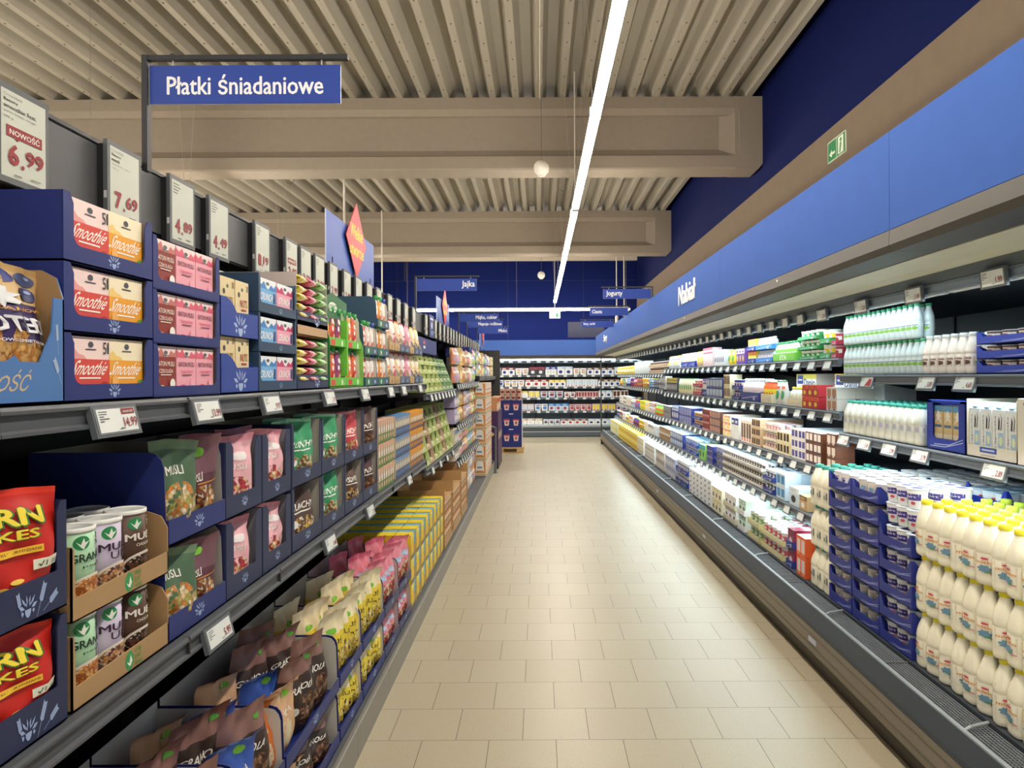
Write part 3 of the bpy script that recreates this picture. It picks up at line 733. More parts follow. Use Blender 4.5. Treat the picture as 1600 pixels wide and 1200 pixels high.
def wall_text(s_, D0, D1, z0, z1, lab):
    cu = bpy.data.curves.new('t', 'FONT'); cu.body = s_; cu.offset = .0; cu.extrude = .04
    t = bpy.data.objects.new('t', cu); me = bpy.data.meshes.new_from_object(t); me.materials.clear(); me.materials.append(M('#f4f4ee'))
    xs = [v.co.x for v in me.vertices]; zs = [v.co.y for v in me.vertices]; X0, X1, Z0, Z1 = min(xs), max(xs), min(zs), max(zs)
    for v in me.vertices:
        x, yv, zv = v.co; v.co = (-.005-zv*.12, -((x-X0)/(X1-X0)-.5)*(D1-D0), (yv-Z0)/(Z1-Z0)*(z1-z0))
    o = link('fascia_lettering', me); o.location = (1.360, (D0+D1)/2, z0); tag(o, lab, 'lettering')
    bpy.data.objects.remove(t); bpy.data.curves.remove(cu)
wall_text('Nabiał', 6.14, 6.86, 2.30, 2.48, 'raised white lettering Nabiał on the blue fascia')
wall_text('Sery', 14.1, 14.8, 2.30, 2.48, 'raised white lettering Sery at the far end of the fascia')
m = MB(); m.box(1.50, 2.66, 16.96, 16.975, .34, 2.1, 'glass'); o = link('glass_end', None); o.location = (0, 0, 0)
tag(o, 'clear glass end panel at the far end of the right chiller', 'glass panel')
link('pane', m.mesh('pane'), o)
m = MB(); m.box(1.47, 1.50, 16.955, 16.985, 0, 2.11, '#3a3d41'); m.box(1.50, 2.66, 16.955, 16.985, 0, .34, '#2a2a2c'); link('frame', m.mesh('frame'), o)
# ================================================================ chiller along the back wall
BLV = [1.664, 1.348, 1.05, .69, .33]
for k in range(6):
    a = -3.1+k; o = link('back_chiller_cabinet', None); o.location = (a+.5, 19.5, 0); tag(o, 'open chiller cabinet against the back wall, %s from the left' % ['first', 'second', 'third', 'fourth', 'fifth', 'sixth'][k], 'chiller', 'cabinets of the back wall chiller')
    Y = -19.5
    def P(name, fn):
        m = MB(); fn(m); return link(name, m.mesh(name), o)
    P('base', lambda m: (m.box(-.5, .5, Y+19.1, Y+20.2, 0, .12, '#2f3438'), m.box(-.5, .5, Y+19.05, Y+19.15, .02, .14, '#566068'), m.box(-.5, .5, Y+19.04, Y+19.05, .135, .15, '#c5cccf')))
    P('bumper', lambda m: (m.box(-.5, .5, Y+19.04, Y+19.12, .151, .26, '#4a545c'), m.box(-.5, .5, Y+19.02, Y+19.14, .26, .30, '#9aa2a6')))
    P('deck', lambda m: m.box(-.5, .5, Y+19.14, Y+20.2, .121, .325, '#c9d2d4'))
    P('back_panel', lambda m: (m.box(-.5, .5, Y+20.2, Y+20.25, 0, 2.1, '#8a98a8'), m.box(-.5, -.48, Y+20.18, Y+20.2, .3, 2.0, '#1c222c')))
    for zz in BLV[:4]:
        c = P('shelf', lambda m: m.box(-.498, .498, Y+19.3, Y+20.18, zz-.025, zz-.002, '#6a7580'))
        m = MB(); m.box(-.498, .498, Y+19.28, Y+19.299, zz-.05, zz, '#5b646e'); link('price_rail', m.mesh('price_rail'), c)
        m = MB(); [m.box(-.45+i*.24, -.36+i*.24, Y+19.268, Y+19.279, zz-.052, zz-.004, '#dfe6e6') for i in range(4)]; link('price_tags', m.mesh('price_tags'), c)
    P('canopy', lambda m: (m.box(-.5, .5, Y+18.97, Y+20.25, 2.06, 2.12, '#e4e2d6'), m.box(-.5, .5, Y+19.2, Y+19.22, 1.98, 2.06, '#4a545c'), [m.box(-.45+i*.24, -.34+i*.24, Y+19.19, Y+19.199, 2.0, 2.05, '#dfe6e6') for i in range(4)]))
    P('lower_trim', lambda m: m.box(-.5, .5, Y+18.94, Y+18.98, 2.11, 2.19, '#3f3b37'))
    P('fascia', lambda m: m.box(-.5, .5, Y+18.95, Y+18.98, 2.19, 2.60, '#3f6cc4'))
    P('light_strip', lambda m: m.box(-.48, .48, Y+19.0, Y+19.05, 2.05, 2.06, 'emit:#e8f6ff,7'))
# ================================================================ left products
NAVY = '#1d2c72'; NAVG = '#232c52'; EMB = '#9db2dc'; KR = '#b08e63'; GRY = '#c4beb4'
def emb(cu=.5, cv=.17, sc=.13, asp=1.0, col=EMB): return ('emblem', cu, cv, sc, sc*asp, col)
def box_spec(key, w, d, h, base, ds=(), cat='box', name='product_box', **k):
    return spec(name, cat, mesh=box_mesh(name, w, d, h, base, ds, **k))
def tray_spec(key, *a, name='display_tray', **k):
    return spec(name, 'display tray', mesh=tray_mesh(name, *a, **k))
TIER = {1: [''], 2: ['lower', 'upper'], 3: ['bottom', 'middle', 'top']}
def shelfname(z): return 'upper left shelf' if z > 1.4 else ('middle left shelf' if z > .8 else 'bottom left shelf')
def stack(side, D0, D1, xf, z, n, th, trayspec, items, what, d=.3, shelf=None, inset=.0085, zoff=.004, jit=0, seed=0, emptytop=False, grp=None):
    """n trays in one column between D0 and D1, each holding items = [(spec, fraction across, back, dz, tilt, description)]"""
    R = random.Random(seed); w = D1-D0; sh = shelf or shelfname(z)
    for t in range(n):
        zz = z+t*th; tw = TIER[n][t] if n in TIER and n > 1 else ('' if n == 1 else ['lowest', 'second', 'third', 'fourth', 'fifth', 'sixth', 'seventh'][t])
        if trayspec: put(trayspec, side, (D0+D1)/2, xf, zz, ('%s tray of %s on the %s' % (tw, what, sh)).strip().replace('  ', ' '))
        if emptytop and t == n-1: continue
        for (sp, fr, bk, dz, tl, desc) in items:
            sgn = 1 if side == 'L' else -1
            D = (D0+D1)/2+sgn*(fr-.5)*w
            o_ = put(sp, side, D, xf, zz+zoff+dz, ('%s in the %s tray, %s' % (desc, tw, sh)).replace('the  ', 'the ').strip(), '%s, %s tray, %s' % (desc, tw, sh) if n else None,
                back=inset+bk, yaw=(-.38 if jit and side == 'L' else 0)+R.uniform(-jit, jit)*1.5, tilt=(tl+R.uniform(-jit, jit)*.5, R.uniform(-jit, jit)*.6))
            if t < n-1 and sp['mesh'] and jit:      # bags squeezed under the tray above
                o_.scale.z = min(1, (th-.03)/max(v.co.z for v in sp['mesh'].vertices))
Z = ZB+.002; XF = .90
# ---- cookies in a light blue box ("NOWOŚĆ")
LB = '#4c7ab8'
def cookie_box():
    w, d, h = .27, .36, .25; m = MB(); t = .003
    m.box(-w/2, w/2, 0, d, 0, .004, LB)
    m.prism([(-w/2, 0), (w/2, 0), (w/2, h*.78), (w/2-.028, h*.78), (w/2-.034, h*.52), (w/2-.055, h*.38), (w/2-.066, h*.30), (w/2-.115, h*.30), (w/2-.125, h*.34), (w/2-.145, h*.30), (-w/2+.06, h*.30), (-w/2+.034, h*.5), (-w/2+.03, h*.8), (-w/2, h*.8)], 'y', 0, t, LB, LB)
    m.prism([(.0, 0), (d, 0), (d, h), (.04, h*1.0), (.012, h*.94), (0, h*.78)], 'x', w/2-t, w/2, LB); m.prism([(.0, 0), (d, 0), (d, h), (.04, h*1.0), (.012, h*.94), (0, h*.78)], 'x', w/2-t-.001, w/2-t, '#a5845a')
    m.prism([(.0, 0), (d, 0), (d, h), (.03, h), (0, h*.8)], 'x', -w/2, -w/2+t, LB); m.box(-w/2, w/2, d-t, d, 0, h, '#a5845a')
    m.decals(planar(-w/2, w/2, 0, h), [('text', 'NOWOŚĆ', .36, .17, .62, .15, '#cdb593', {'bold': .01, 'shear': .12}), ('wheat', .93, .48, .09, .2, '#a9bfdb', .15), ('wheat', .93, .24, .12, .2, '#a9bfdb', .6)])
    return m.mesh('box')
put(spec('display_box', 'display box', mesh=cookie_box()), 'L', 1.208, XF-.003, Z, 'light blue open cardboard box reading NOWOŚĆ at the near end of the upper shelf')
PU = '#35245c'
def cookie_bag(seed):
    ds = [('ell', .5, .27, .40, .24, 'pat:#d79a4b,#c8853a,#e4b266,#b8742e,95'), ('ell', .62, .90, .10, .05, '#1b2d7c'), ('ell', .83, .90, .10, .055, '#39466f', 0), ('ell', .80, .78, .11, .055, '#2c3a66', 0), ('ell', .86, .915, .03, .015, '#8492c0'), ('ell', .82, .80, .03, .015, '#8492c0'),
          ('ell', .45, .73, .2, .07, '#d6dade', .4, .3),
          ('text', 'ŚNIADANIOWE', .55, .65, .8, .035, '#d99b3a', {'arc': -.5}), ('text', 'KOTERIJ', .58, .52, .78, .15, '#ececf2', {'bold': .06, 'shear': -.1}), ('text', 'O SMAKU JAGODOWO-ŚMIETANKOWYM', .5, .42, .94, .035, '#ececf2', {'bold': .03, 'arc': .6})]
    return bag_mesh('cookie_bag', .255, .09, .238, '#c9a873', ds, seed, .05, '#bf9b64', bands=[(.38, .69, PU), (.1, .38, '#c69a5e')])
cb = [spec('cookie_bag', 'bag', mesh=cookie_bag(s)) for s in (3, 8)]
put(cb[0], 'L', 1.215, XF, Z+.012, 'beige and purple cookie bag with blueberries, standing front in the light blue box', back=.005, yaw=-.02)
put(cb[1], 'L', 1.10, XF, Z+.016, 'second beige and purple cookie bag behind, in the light blue box', back=.12, yaw=-.06)
# ---- smoothie bar boxes, three trays
def fruit(ds, cu, cv, r, asp, col, leaf='#5aa13c'): ds += [('ell', cu, cv, r, r*asp, col), ('ell', cu+.01, cv+r*asp, r*.45, r*asp*.22, leaf)]
def smoothie(top, main, a, b, f1, scr, left):
    ds = [('rect', 0, .64, 1, 1, top), ('poly', [(0, .64), (0, .74), (.1, .80), (.2, .72), (.32, .70), (.4, .64)], scr), ('rect', 0, 0, 1, .64, main),
          ('ell', .5, .88, .07, .05, '#4a4d55'), ('rect', .36, .79, .64, .81, '#4a4d55'), ('text', 'Smoothie', .5, .50, .88, .24, '#fbf3ea', {'bold': .02, 'shear': .25}), ('rect', .2, .32, .75, .345, '#fbf3ea')]
    if left: ds += [('text', '5', .86, .83, .09, .2, '#1a1a1e', {'bold': .0}), ('rect', .93, .74, .97, .93, '#1a1a1e'), ('poly', [(0, .26), (.2, .24), (.5, .1), (.62, 0), (0, 0)], '#f3ece2'), ('poly', [(0, .14), (.25, .08), (.42, 0), (0, 0)], '#4a241c'), ('ell', .85, .18, .12, .1, f1), ('ell', .9, .05, .13, .07, '#f0e2a0')]
    else: ds += [('poly', [(.32, .2), (.45, .24), (.75, .1), (.9, 0), (.5, 0)], '#f3ece2'), ('poly', [(.32, .2), (.5, .1), (.72, 0), (.5, 0)], '#4a241c'), ('ell', .14, .27, .09, .11, '#f4b560'), ('ell', .1, .07, .14, .08, '#f0e2a0'), ('ell', .92, .14, .13, .15, f1), ('ell', .9, .27, .08, .03, '#5aa13c')]
    return ds
W5 = .309
sm_t = tray_spec('sm', W5, .36, .134, .034, NAVY, cw=.030, r=.022, inner='#8a7a63', ds=[emb(.52, .13, .10, 2.3)], sds=[('wheat', .17, .42, .10, .26, '#93a8d2', .9), ('wheat', .22, .5, .1, .3, '#93a8d2', .35), ('wheat', .10, .4, .1, .3, '#93a8d2', 1.5), ('wheat', .25, .38, .1, .26, '#93a8d2', 1.2)])
sr = box_spec('sr', .124, .1, .124, '#f4dcd8', smoothie('#f6dcd8', '#d8463c', 0, 0, '#b02c26', '#eaa2a0', True))
sy = box_spec('sy', .124, .1, .124, '#f6e9c4', smoothie('#f7ebcb', '#efa52e', 0, 0, '#d8522c', '#f3cf7c', False))
stack('L', 1.347, 1.347+W5, XF, Z, 3, .1355, sm_t, [(sr, .30, .0, .001, 0, 'red and pink smoothie bar box'), (sy, .705, 0, .001, 0, 'yellow smoothie bar box'), (sr, .30, .11, .001, 0, 'back-row red smoothie bar box')], 'smoothie bar boxes')
# ---- muesli bar boxes
def baton(main, top, tx, bowl):
    return [('rect', 0, .78, 1, 1, '#f3dfdc'), ('poly', [(0, .78), (0, .95), (.15, .88), (.3, .97), (.45, .8), (.6, .78)], top), ('poly', [(.6, .78), (.75, .92), (.9, .86), (1, .95), (1, .78)], top), ('ell', .5, .87, .09, .04, '#5a5d65'), ('rect', .36, .805, .64, .82, '#5a5d65'),
            ('text', 'BATON MUSLI', .5, .64, .8, .10, tx, {'bold': .03}), ('text', 'ŻURAWINA' if bowl else 'CZEKOLADA', .5, .49, .66, .08, '#d85a84' if bowl else tx, {'bold': .01}), ('rect', .25, .40, .75, .42, tx),
            ('ell', .3, .1, .22, .1, '#d23c5a' if bowl else '#d9c5a8'), ('ell', .72, .1, .24, .07, 'pat:#e6c890,#d0a768,#f2ddb0,120'), ('ell', .8, .22, .13, .11, '#f4f0ea' if not bowl else '#f4b0c0')]
ba_t = tray_spec('ba', .345, .34, .127, .026, NAVY, cw=.022, r=.016, inner='#8a7a63')
bm = box_spec('bm', .098, .1, .118, '#8e3328', baton('', '#c8756c', '#f5e6dc', False)); bp_ = box_spec('bp', .098, .1, .118, '#f2a9b8', baton('', '#e2647c', '#7a4052', True))
stack('L', 1.66, 2.005, XF, Z, 3, .128, ba_t, [(bm, .20, 0, .001, 0, 'maroon muesli bar box'), (bp_, .495, 0, .001, 0, 'pink muesli bar box'), (bp_, .79, 0, .001, 0, 'pink muesli bar box')], 'muesli bar boxes')
# ---- nut bar boxes
nb_ds = [('ell', .5, .82, .08, .04, '#5a5d65'), ('ell', .25, .7, .09, .06, '#4a4538'), ('text', '30', .88, .86, .16, .14, '#6a5a3c'), ('text', 'NUTS', .6, .52, .55, .17, '#8d6a2c', {'bold': .03}), ('rect', .4, .36, .8, .40, '#8d6a2c'), ('poly', [(.3, .02), (.95, .02), (.95, .2), (.6, .28)], 'pat:#a8743c,#7a4a22,#d9b27a,140')]
nb_ds2 = nb_ds[:3]+[('text', 'NUTS', .6, .52, .55, .17, '#a63a2c', {'bold': .03}), ('rect', .4, .36, .8, .40, '#a63a2c'), nb_ds[-1]]
nb = box_spec('nb', .095, .14, .14, '#e3cf9f', nb_ds); nb2 = box_spec('nb2', .095, .14, .14, '#e6d3a6', nb_ds2)
def step_tray(w, d, h, lip):
    m = MB(); t = .0025
    m.box(-w/2, w/2, 0, d, 0, .003, NAVY); m.box(-w/2, w/2, d-t, d, 0, h*1.25, '#14343c')
    m.prism([(-w/2, 0), (w/2, 0), (w/2, lip+.004), (-w/2+.11, lip), (-w/2+.09, lip+.018), (-w/2+.07, h-.01), (-w/2+.04, h), (-w/2, h)], 'y', 0, t, '#22409a')
    for sx in (-1, 1): m.prism([(0, 0), (d, 0), (d, h*1.25), (.06, h), (0, h if sx < 0 else lip)], 'x', sx*w/2-(t if sx > 0 else 0), sx*w/2+(t if sx < 0 else 0), '#22409a')
    m.decals(planar(-w/2, w/2, 0, lip), [('emblem', .5, .4, .26, .9, '#a8bbe0')]); return spec('display_tray', 'display tray', mesh=m.mesh('display_tray'))
nt = step_tray(.27, .33, .115, .075)
stack('L', 2.01, 2.28, XF, Z, 2, .165, nt, [(nb, .24, .0, .03, 0, 'beige nut bar box'), (nb2, .62, 0, .03, 0, 'taller-set beige nut bar box with red title'), (nb, .24, .15, .03, 0, 'back-row beige nut bar box')], 'nut bar boxes')
# ---- crunch boxes
def crunch(top, main, tr): return [('rect', 0, .7, 1, 1, '#eef2f6'), ('poly', [(0, .7), (0, .9), (.15, .8), (.3, .92), (.45, .74), (.6, .7)], top), ('poly', [(.55, .7), (.7, .86), (.85, .78), (1, .92), (1, .7)], top), ('ell', .5, .87, .09, .05, '#5a5d65'), ('text', 'CRUNCH', .44, .47, .7, .22, '#fafafa', {'bold': .05, 'shear': .1}), ('rect', .84, .32, .95, .62, '#274a86'), ('ell', .3, .14, .22, .12, 'pat:#b9824a,#8a5526,#e6c28c,140'), ('ell', .75, .14, .18, .1, tr)]
cb1 = box_spec('c1', .155, .1, .112, '#74b4e6', crunch('#3c86cc', '', '#f0e0b0')); cb2 = box_spec('c2', .155, .1, .112, '#f0a8bd', crunch('#c83c6c', '', '#e05a78'))
ct = tray_spec('ct', .355, .34, .128, .035, '#24405e', cw=.016, r=.014, inner='#50718a', ds=[('emblem', .55, .13, .07, .16, '#7fa0b0')])
stack('L', 2.285, 2.64, XF, Z, 3, .1285, ct, [(cb1, .27, 0, .001, 0, 'light blue crunch bar box'), (cb2, .73, 0, .001, 0, 'pink crunch bar box')], 'crunch bar boxes')
# ---- sachet stacks in two trays
def sachet(col, dk):
    m = MB(); n = 9; seg = 10; vs = []
    for i in range(n):
        x = -1+2*i/(n-1); q = max(0, 1-abs(x)**3); 
        for k in range(seg):
            a = 2*PI*k/seg; vs.append((x*.052, .05+.05*math.cos(a), .017+(.002+.016*q)*math.sin(a)))
    for i in range(n-1): m.add(vs, [(i*seg+k, (i+1)*seg+k, (i+1)*seg+(k+1) % seg, i*seg+(k+1) % seg) for k in range(seg)], dk if i in (0, 7) else (col if i != 4 else '#f4efe0'), True)
    return spec('snack_sachet', 'sachet', mesh=m.mesh('snack_sachet'))
sc = [sachet('#e6d478', '#c0a83c'), sachet('#e2849a', '#b8405e'), sachet('#a8d68e', '#5e9c48')]
def sachet_tray():
    w, d, h = .385, .30, .205; m = MB(); t = .003
    m.box(-w/2, w/2, 0, d, 0, .003, NAVG); m.box(-w/2, w/2, d-t, d, 0, h, GRY); m.box(-w/2, w/2, 0, t, 0, .055, NAVG)
    for i in range(4):
        x = -w/2+i*(w-t)/3; m.box(x, x+t, .035 if i in (1, 2) else t, d-.002, .003, h-.01, NAVG if i in (1, 2) else GRY)
    m.decals(planar(-w/2, w/2, 0, .055), [('emblem', .62, .42, .13, .9, EMB)])
    return spec('display_tray', 'display tray', mesh=m.mesh('display_tray'))
sat = sachet_tray()
for t, zz in ((0, Z), (1, Z+.245)):
    put(sat, 'L', 2.84, XF, zz, 'navy tray with three sachet columns, %s one, upper left shelf' % ['lower', 'upper'][t])
    for i, (nm) in enumerate(('yellow', 'pink', 'green')):
        for j in range(5):
            put(sc[i], 'L', 2.84+(-.125+.125*i), XF, zz+.022+j*.034, '%s snack sachet in the %s sachet tray' % (nm, ['lower', 'upper'][t]), '%s sachets in the %s tray' % (nm, ['lower', 'upper'][t]), back=-.004, tilt=(.12*(-1)**j, .05))
m = MB(); m.box(-.19, .19, 0, .004, 0, .055, '#c39f76'); m.box(-.19, .19, 0, .29, 0, .003, '#c39f76'); m.box(-.19, .19, .287, .29, 0, .055, '#c39f76')
for s_ in (-1, 1): m.box(s_*.19-(.003 if s_ > 0 else 0), s_*.19+(.003 if s_ < 0 else 0), 0, .29, 0, .036, '#c39f76')
put(spec('cardboard_riser', 'cardboard tray', mesh=m.mesh('cardboard_riser')), 'L', 2.84, XF, Z+.208, 'plain brown cardboard strip between the two sachet trays')
# ---- fruit pouch displays
def pouch_spec(key, body, fr, cap, w=.085, h=.15, top='#e9e3da', seed=1):
    m = MB(); c = MB(); c.lathe([(.011, h-.004), (.013, h), (.013, h+.022), (.0001, h+.022)], 0, .018, 10, cap)
    ds = [('ell', .5, .3, .34, .22, fr), ('ell', .5, .72, .26, .08, '#f7f5ee'), ('ell', .62, .22, .2, .12, '#f3d9a0'), ('ell', .32, .5, .14, .08, '#ffffff')]
    return spec('fruit_pouch', 'pouch', [('pouch', bag_mesh('pouch', w, .035, h, body, ds, seed, .06, top, amp=.5)), ('cap', c.mesh('cap'))])
pY = pouch_spec('y', '#ecc445', '#e89a2c', '#2f9a48'); pR = pouch_spec('r', '#e26a4c', '#c83a34', '#2f9a48', seed=2); pP = pouch_spec('p', '#8c4a78', '#b04a6c', '#2f9a48', seed=3)
pW = pouch_spec('w', '#f0e9e0', '#e07a5a', '#3a4fa8', seed=4); pO = pouch_spec('o', '#efa54a', '#e8762c', '#2f9a48', seed=5); pN = pouch_spec('n', '#e8d9d0', '#d85a6a', '#3c9a50', seed=6)
LG = '#6cc43c'
def green_display():
    w, d = .58, .30; m = MB(); t = .003
    m.box(-w/2, w/2, d-t, d, 0, .40, '#2a6a38'); m.box(-w/2, w/2, 0, d, 0, .003, LG)
    m.prism([(-w/2+.0, .28), (w/2-.2, .28), (w/2-.2, .40), (w/2-.26, .405), (-w/2+.14, .425), (-w/2, .39)], 'y', .03, .033, '#1f6a35')
    m.prism([(0, 0), (d, 0), (d, .40), (.1, .33), (.02, .30), (0, .2)], 'x', -w/2, -w/2+t, '#2a7a3c'); m.prism([(0, 0), (d, 0), (d, .35), (.05, .32), (0, .2)], 'x', w/2-t, w/2, '#8ecb5c')
    m.prism([(-.02, .05), (.0, .05), (.0, .31), (-.02, .31)], 'y', .0, .2, LG)
    m.decals(planar(-w/2, w/2, 0, .42, .03), [('ell', .26, .86, .115, .055, '#eef4e6'), ('text', 'ŁOWICZ', .26, .86, .2, .06, '#1c5a30', {'bold': .03}), ('ell', .26, .72, .12, .025, '#5a2438')])
    return m.mesh('display_stand')
put(spec('display_stand', 'display stand', mesh=green_display()), 'L', 3.345, XF-.002, Z, 'tall green pouch display stand headed ŁOWICZ on the upper shelf')
gt = tray_spec('gt', .275, .26, .18, .04, LG, style='slope', inner='#cfd8bf', ds=[('ell', .75, .1, .05, .08, '#eaf6dc'), ('rect', .1, .03, .35, .17, '#d84a3a')])
for i, D in enumerate((3.20, 3.48)):
    for t in (0, 1):
        put(gt, 'L', D, XF+.004, Z+.004+t*.178, 'bright green tray of fruit pouches, %s %s in the ŁOWICZ stand' % (['lower', 'upper'][t], ['left', 'right'][i]))
        for j, sp in enumerate((pY, pR, pP) if i == 0 else (pN, pO, pR)):
            put(sp, 'L', D-.085+.083*j, XF+.01, Z+.012+t*.178, '%s fruit pouch with green cap, %s %s tray' % ([['yellow', 'red', 'purple'], ['cream', 'orange', 'red']][i][j], ['lower', 'upper'][t], ['left', 'right'][i]), back=.02, tilt=(.1, .12*(j-1)))
# ---- smaller pouch trays, then tall packs
nt2 = tray_spec('nt2', .29, .26, .17, .045, '#35566e', style='slope', inner='#cdc7bd', ds=[('rect', 0, 0, .5, .26, '#2a6a52'), ('ell', .25, .12, .06, .08, '#cfe0d0'), ('ell', .75, .12, .06, .06, '#b9c6e0')])
for i, D in enumerate((3.83, 4.13)):
    for t in range(3 if i else 2):
        put(nt2, 'L', D, XF, Z+t*.165, 'blue and green pouch tray, tier %s, %s column past the green stand' % (['one', 'two', 'three'][t], ['near', 'far'][i]))
        for j, sp in enumerate([(pR, pN, pW), (pN, pO, pW)][i]):
            put(sp, 'L', D-.09+.09*j, XF, Z+.006+t*.165, '%s pouch with coloured cap, tier %s, %s pouch column' % ([['red', 'cream', 'white'], ['cream', 'orange', 'white']][i][j], ['one', 'two', 'three'][t], ['near', 'far'][i]), back=.025, tilt=(.12, .05*(j-1)))
def tallpack(key, body, fr, top): return spec('snack_bag', 'bag', mesh=bag_mesh('snack_bag', .125, .07, .19, body, [('ell', .5, .3, .33, .2, fr), ('ell', .5, .68, .3, .08, '#fbf7ee'), ('rect', .2, .5, .8, .56, top)], 7, .06, top))
tp = [tallpack('a', '#f0d9b8', 'pat:#d9a35a,#e8c690,#c07c3c,90', '#e8893c'), tallpack('b', '#f3e6e2', '#d65a72', '#c83c5c'), tallpack('c', '#efa9bf', '#f6cfd8', '#e27c98'), tallpack('d', '#f2e2bd', 'pat:#4a4038,#e8b45a,#f4e4c0,60', '#e0b23c')]
tt = [tray_spec('t1', .15, .26, .10, .05, '#5b6a86', style='slope', inner=GRY, ds=[('ell', .5, .2, .1, .1, '#a8b4cc')]), tray_spec('t2', .15, .26, .10, .05, '#c0a06c', style='slope', inner=GRY, ds=[('ell', .5, .2, .1, .1, '#8a6c40')])]
TP = [(4.36, 0, 1, 'cream and orange snack bag'), (4.53, 1, 1, 'white and red snack bag'), (4.70, 0, 0, 'cream snack bag'), (4.87, 1, 0, 'white and pink snack bag'), (5.06, 2, 1, 'pink rounded snack bag'), (5.25, 3, 0, 'yellow and black snack bag'), (5.43, 3, 0, 'yellow snack bag at the shelf end')]
for D, b, t_, nm in TP:
    for t in (0, 1):
        put(tt[t_], 'L', D, XF, Z+t*.21, '%s tray under the %s, %s tier' % (['slate blue', 'brown'][t_], nm, ['lower', 'upper'][t]))
        put(tp[b], 'L', D, XF, Z+.006+t*.21, '%s, %s tier of the upper shelf' % (nm, ['lower', 'upper'][t]), back=.02, tilt=(.05, 0))
# ================================================================ middle shelf
Z = ZA+.002
rc_ds = [('ell', .70, .13, .34, .10, '#2f7a35'), ('ell', .72, .15, .25, .075, '#eef0ea'), ('ell', .78, .17, .14, .055, '#e9c23a'), ('ell', .25, .2, .12, .05, '#f0c84a', .6), ('ell', .45, .25, .07, .025, '#f3cf5a'), ('ell', .58, .30, .06, .02, '#f3cf5a'), ('ell', .12, .30, .06, .022, '#f3cf5a'), ('ell', .33, .34, .06, .02, '#f3cf5a'),
         ('rect', .72, .36, .98, .44, '#ececd8'), ('text', '√1 III', .85, .40, .18, .045, '#3a4a3a'), ('rect', .03, .50, .8, .555, '#f3c53a'), ('text', 'CHRUPIĄCE PŁATKI KUKURYDZIANE', .415, .528, .74, .026, '#a0522a', {'bold': .02}),
         ('text', 'CORN', .42, .79, .86, .16, '#2f7a35', {'bold': .14}), ('text', 'CORN', .42, .795, .82, .14, '#f5dc3c', {'bold': .07}), ('text', 'FLAKES', .44, .655, .68, .085, '#2f7a35', {'bold': .1}), ('text', 'FLAKES', .44, .658, .65, .075, '#f5dc3c', {'bold': .05})]
cf = [spec('corn_flakes_bag', 'bag', mesh=bag_mesh('corn_flakes_bag', .225, .08, .215, '#c9261c', rc_ds, s, .05, '#e23a22', flop=f)) for s, f in ((11, 0), (14, .25))]
cft = tray_spec('cft', .245, .36, .20, .072, NAVG, style='window', cw=.026, r=.004, inner='#2a2f50', ds=[('wheat', .72, .17, .16, .28, EMB, -.5), ('wheat', .82, .12, .15, .25, EMB, -1.1), ('wheat', .50, .19, .13, .2, EMB, .3), ('emblem', .58, .13, .13, .20, EMB)])
stack('L', 1.10, 1.345, XF-.004, Z, 2, .215, cft, [(cf[0], .47, .012, .008, .04, 'red corn flakes bag'), (cf[1], .40, .11, .008, 0, 'back-row red corn flakes bag')], 'corn flakes bags', jit=.05, seed=2)
# tubs of granola
def tub_spec(key, body, dark, tx, t2, bowl, word):
    r, h = .041, .165
    b = MB(); b.lathe([(r, 0), (r, h)], 0, r, 26, body)
    w1 = word
    b.decals(cyl(r, r, 0, h, PI*.85), [('ell', .30, .84, .15, .085, '#2f8f57'), ('poly', [(.2, .86), (.28, .82), (.33, .9), (.36, .84), (.44, .86), (.36, .80), (.33, .76), (.28, .79)], '#f2f4ec'), ('text', 'ONE', .72, .90, .22, .035, tx, {'bold': .03}), ('text', 'DAY', .72, .85, .22, .035, tx, {'bold': .03}), ('text', 'MORE', .76, .80, .30, .035, tx, {'bold': .03}),
        ('text', w1, .55, .66, .9, .10, tx, {'bold': .05}), ('text', t2, .55, .55, .5, .04 if t2 != 'UBE' else .10, tx, {'bold': .01}), ('ell', .52, .30, .46, .15, '#ded6c8'), ('ell', .52, .285, .43, .13, bowl)])
    l = MB(); l.lathe([(r+.0015, h-.006), (r+.0025, h-.004), (r+.0025, h+.003), (r-.001, h+.004), (r-.003, h+.001), (.0001, h+.001)], 0, r, 26, '#f0f0ec', mats=['#f0f0ec']*4+['#c8cdca', '#c8cdca'])
    return spec('granola_tub', 'tub', [('tub', b.mesh('tub')), ('lid', l.mesh('lid'))])
tg = tub_spec('g', '#a9d3ae', '', '#1f3a2c', 'peach', 'pat:#d98a3c,#b5622a,#e8b878,150', 'GRANOLA'); tl = tub_spec('l', '#c9bfd6', '', '#3c1f3e', 'UBE', 'pat:#5a2f4a,#d99a5c,#8a5a3c,#e6c9a4,150', 'MUESLI'); tb = tub_spec('b', '#54382c', '', '#f2ece2', 'CHOCOLATE', 'pat:#3a221a,#6b4630,#241410,150', 'MUESLI')
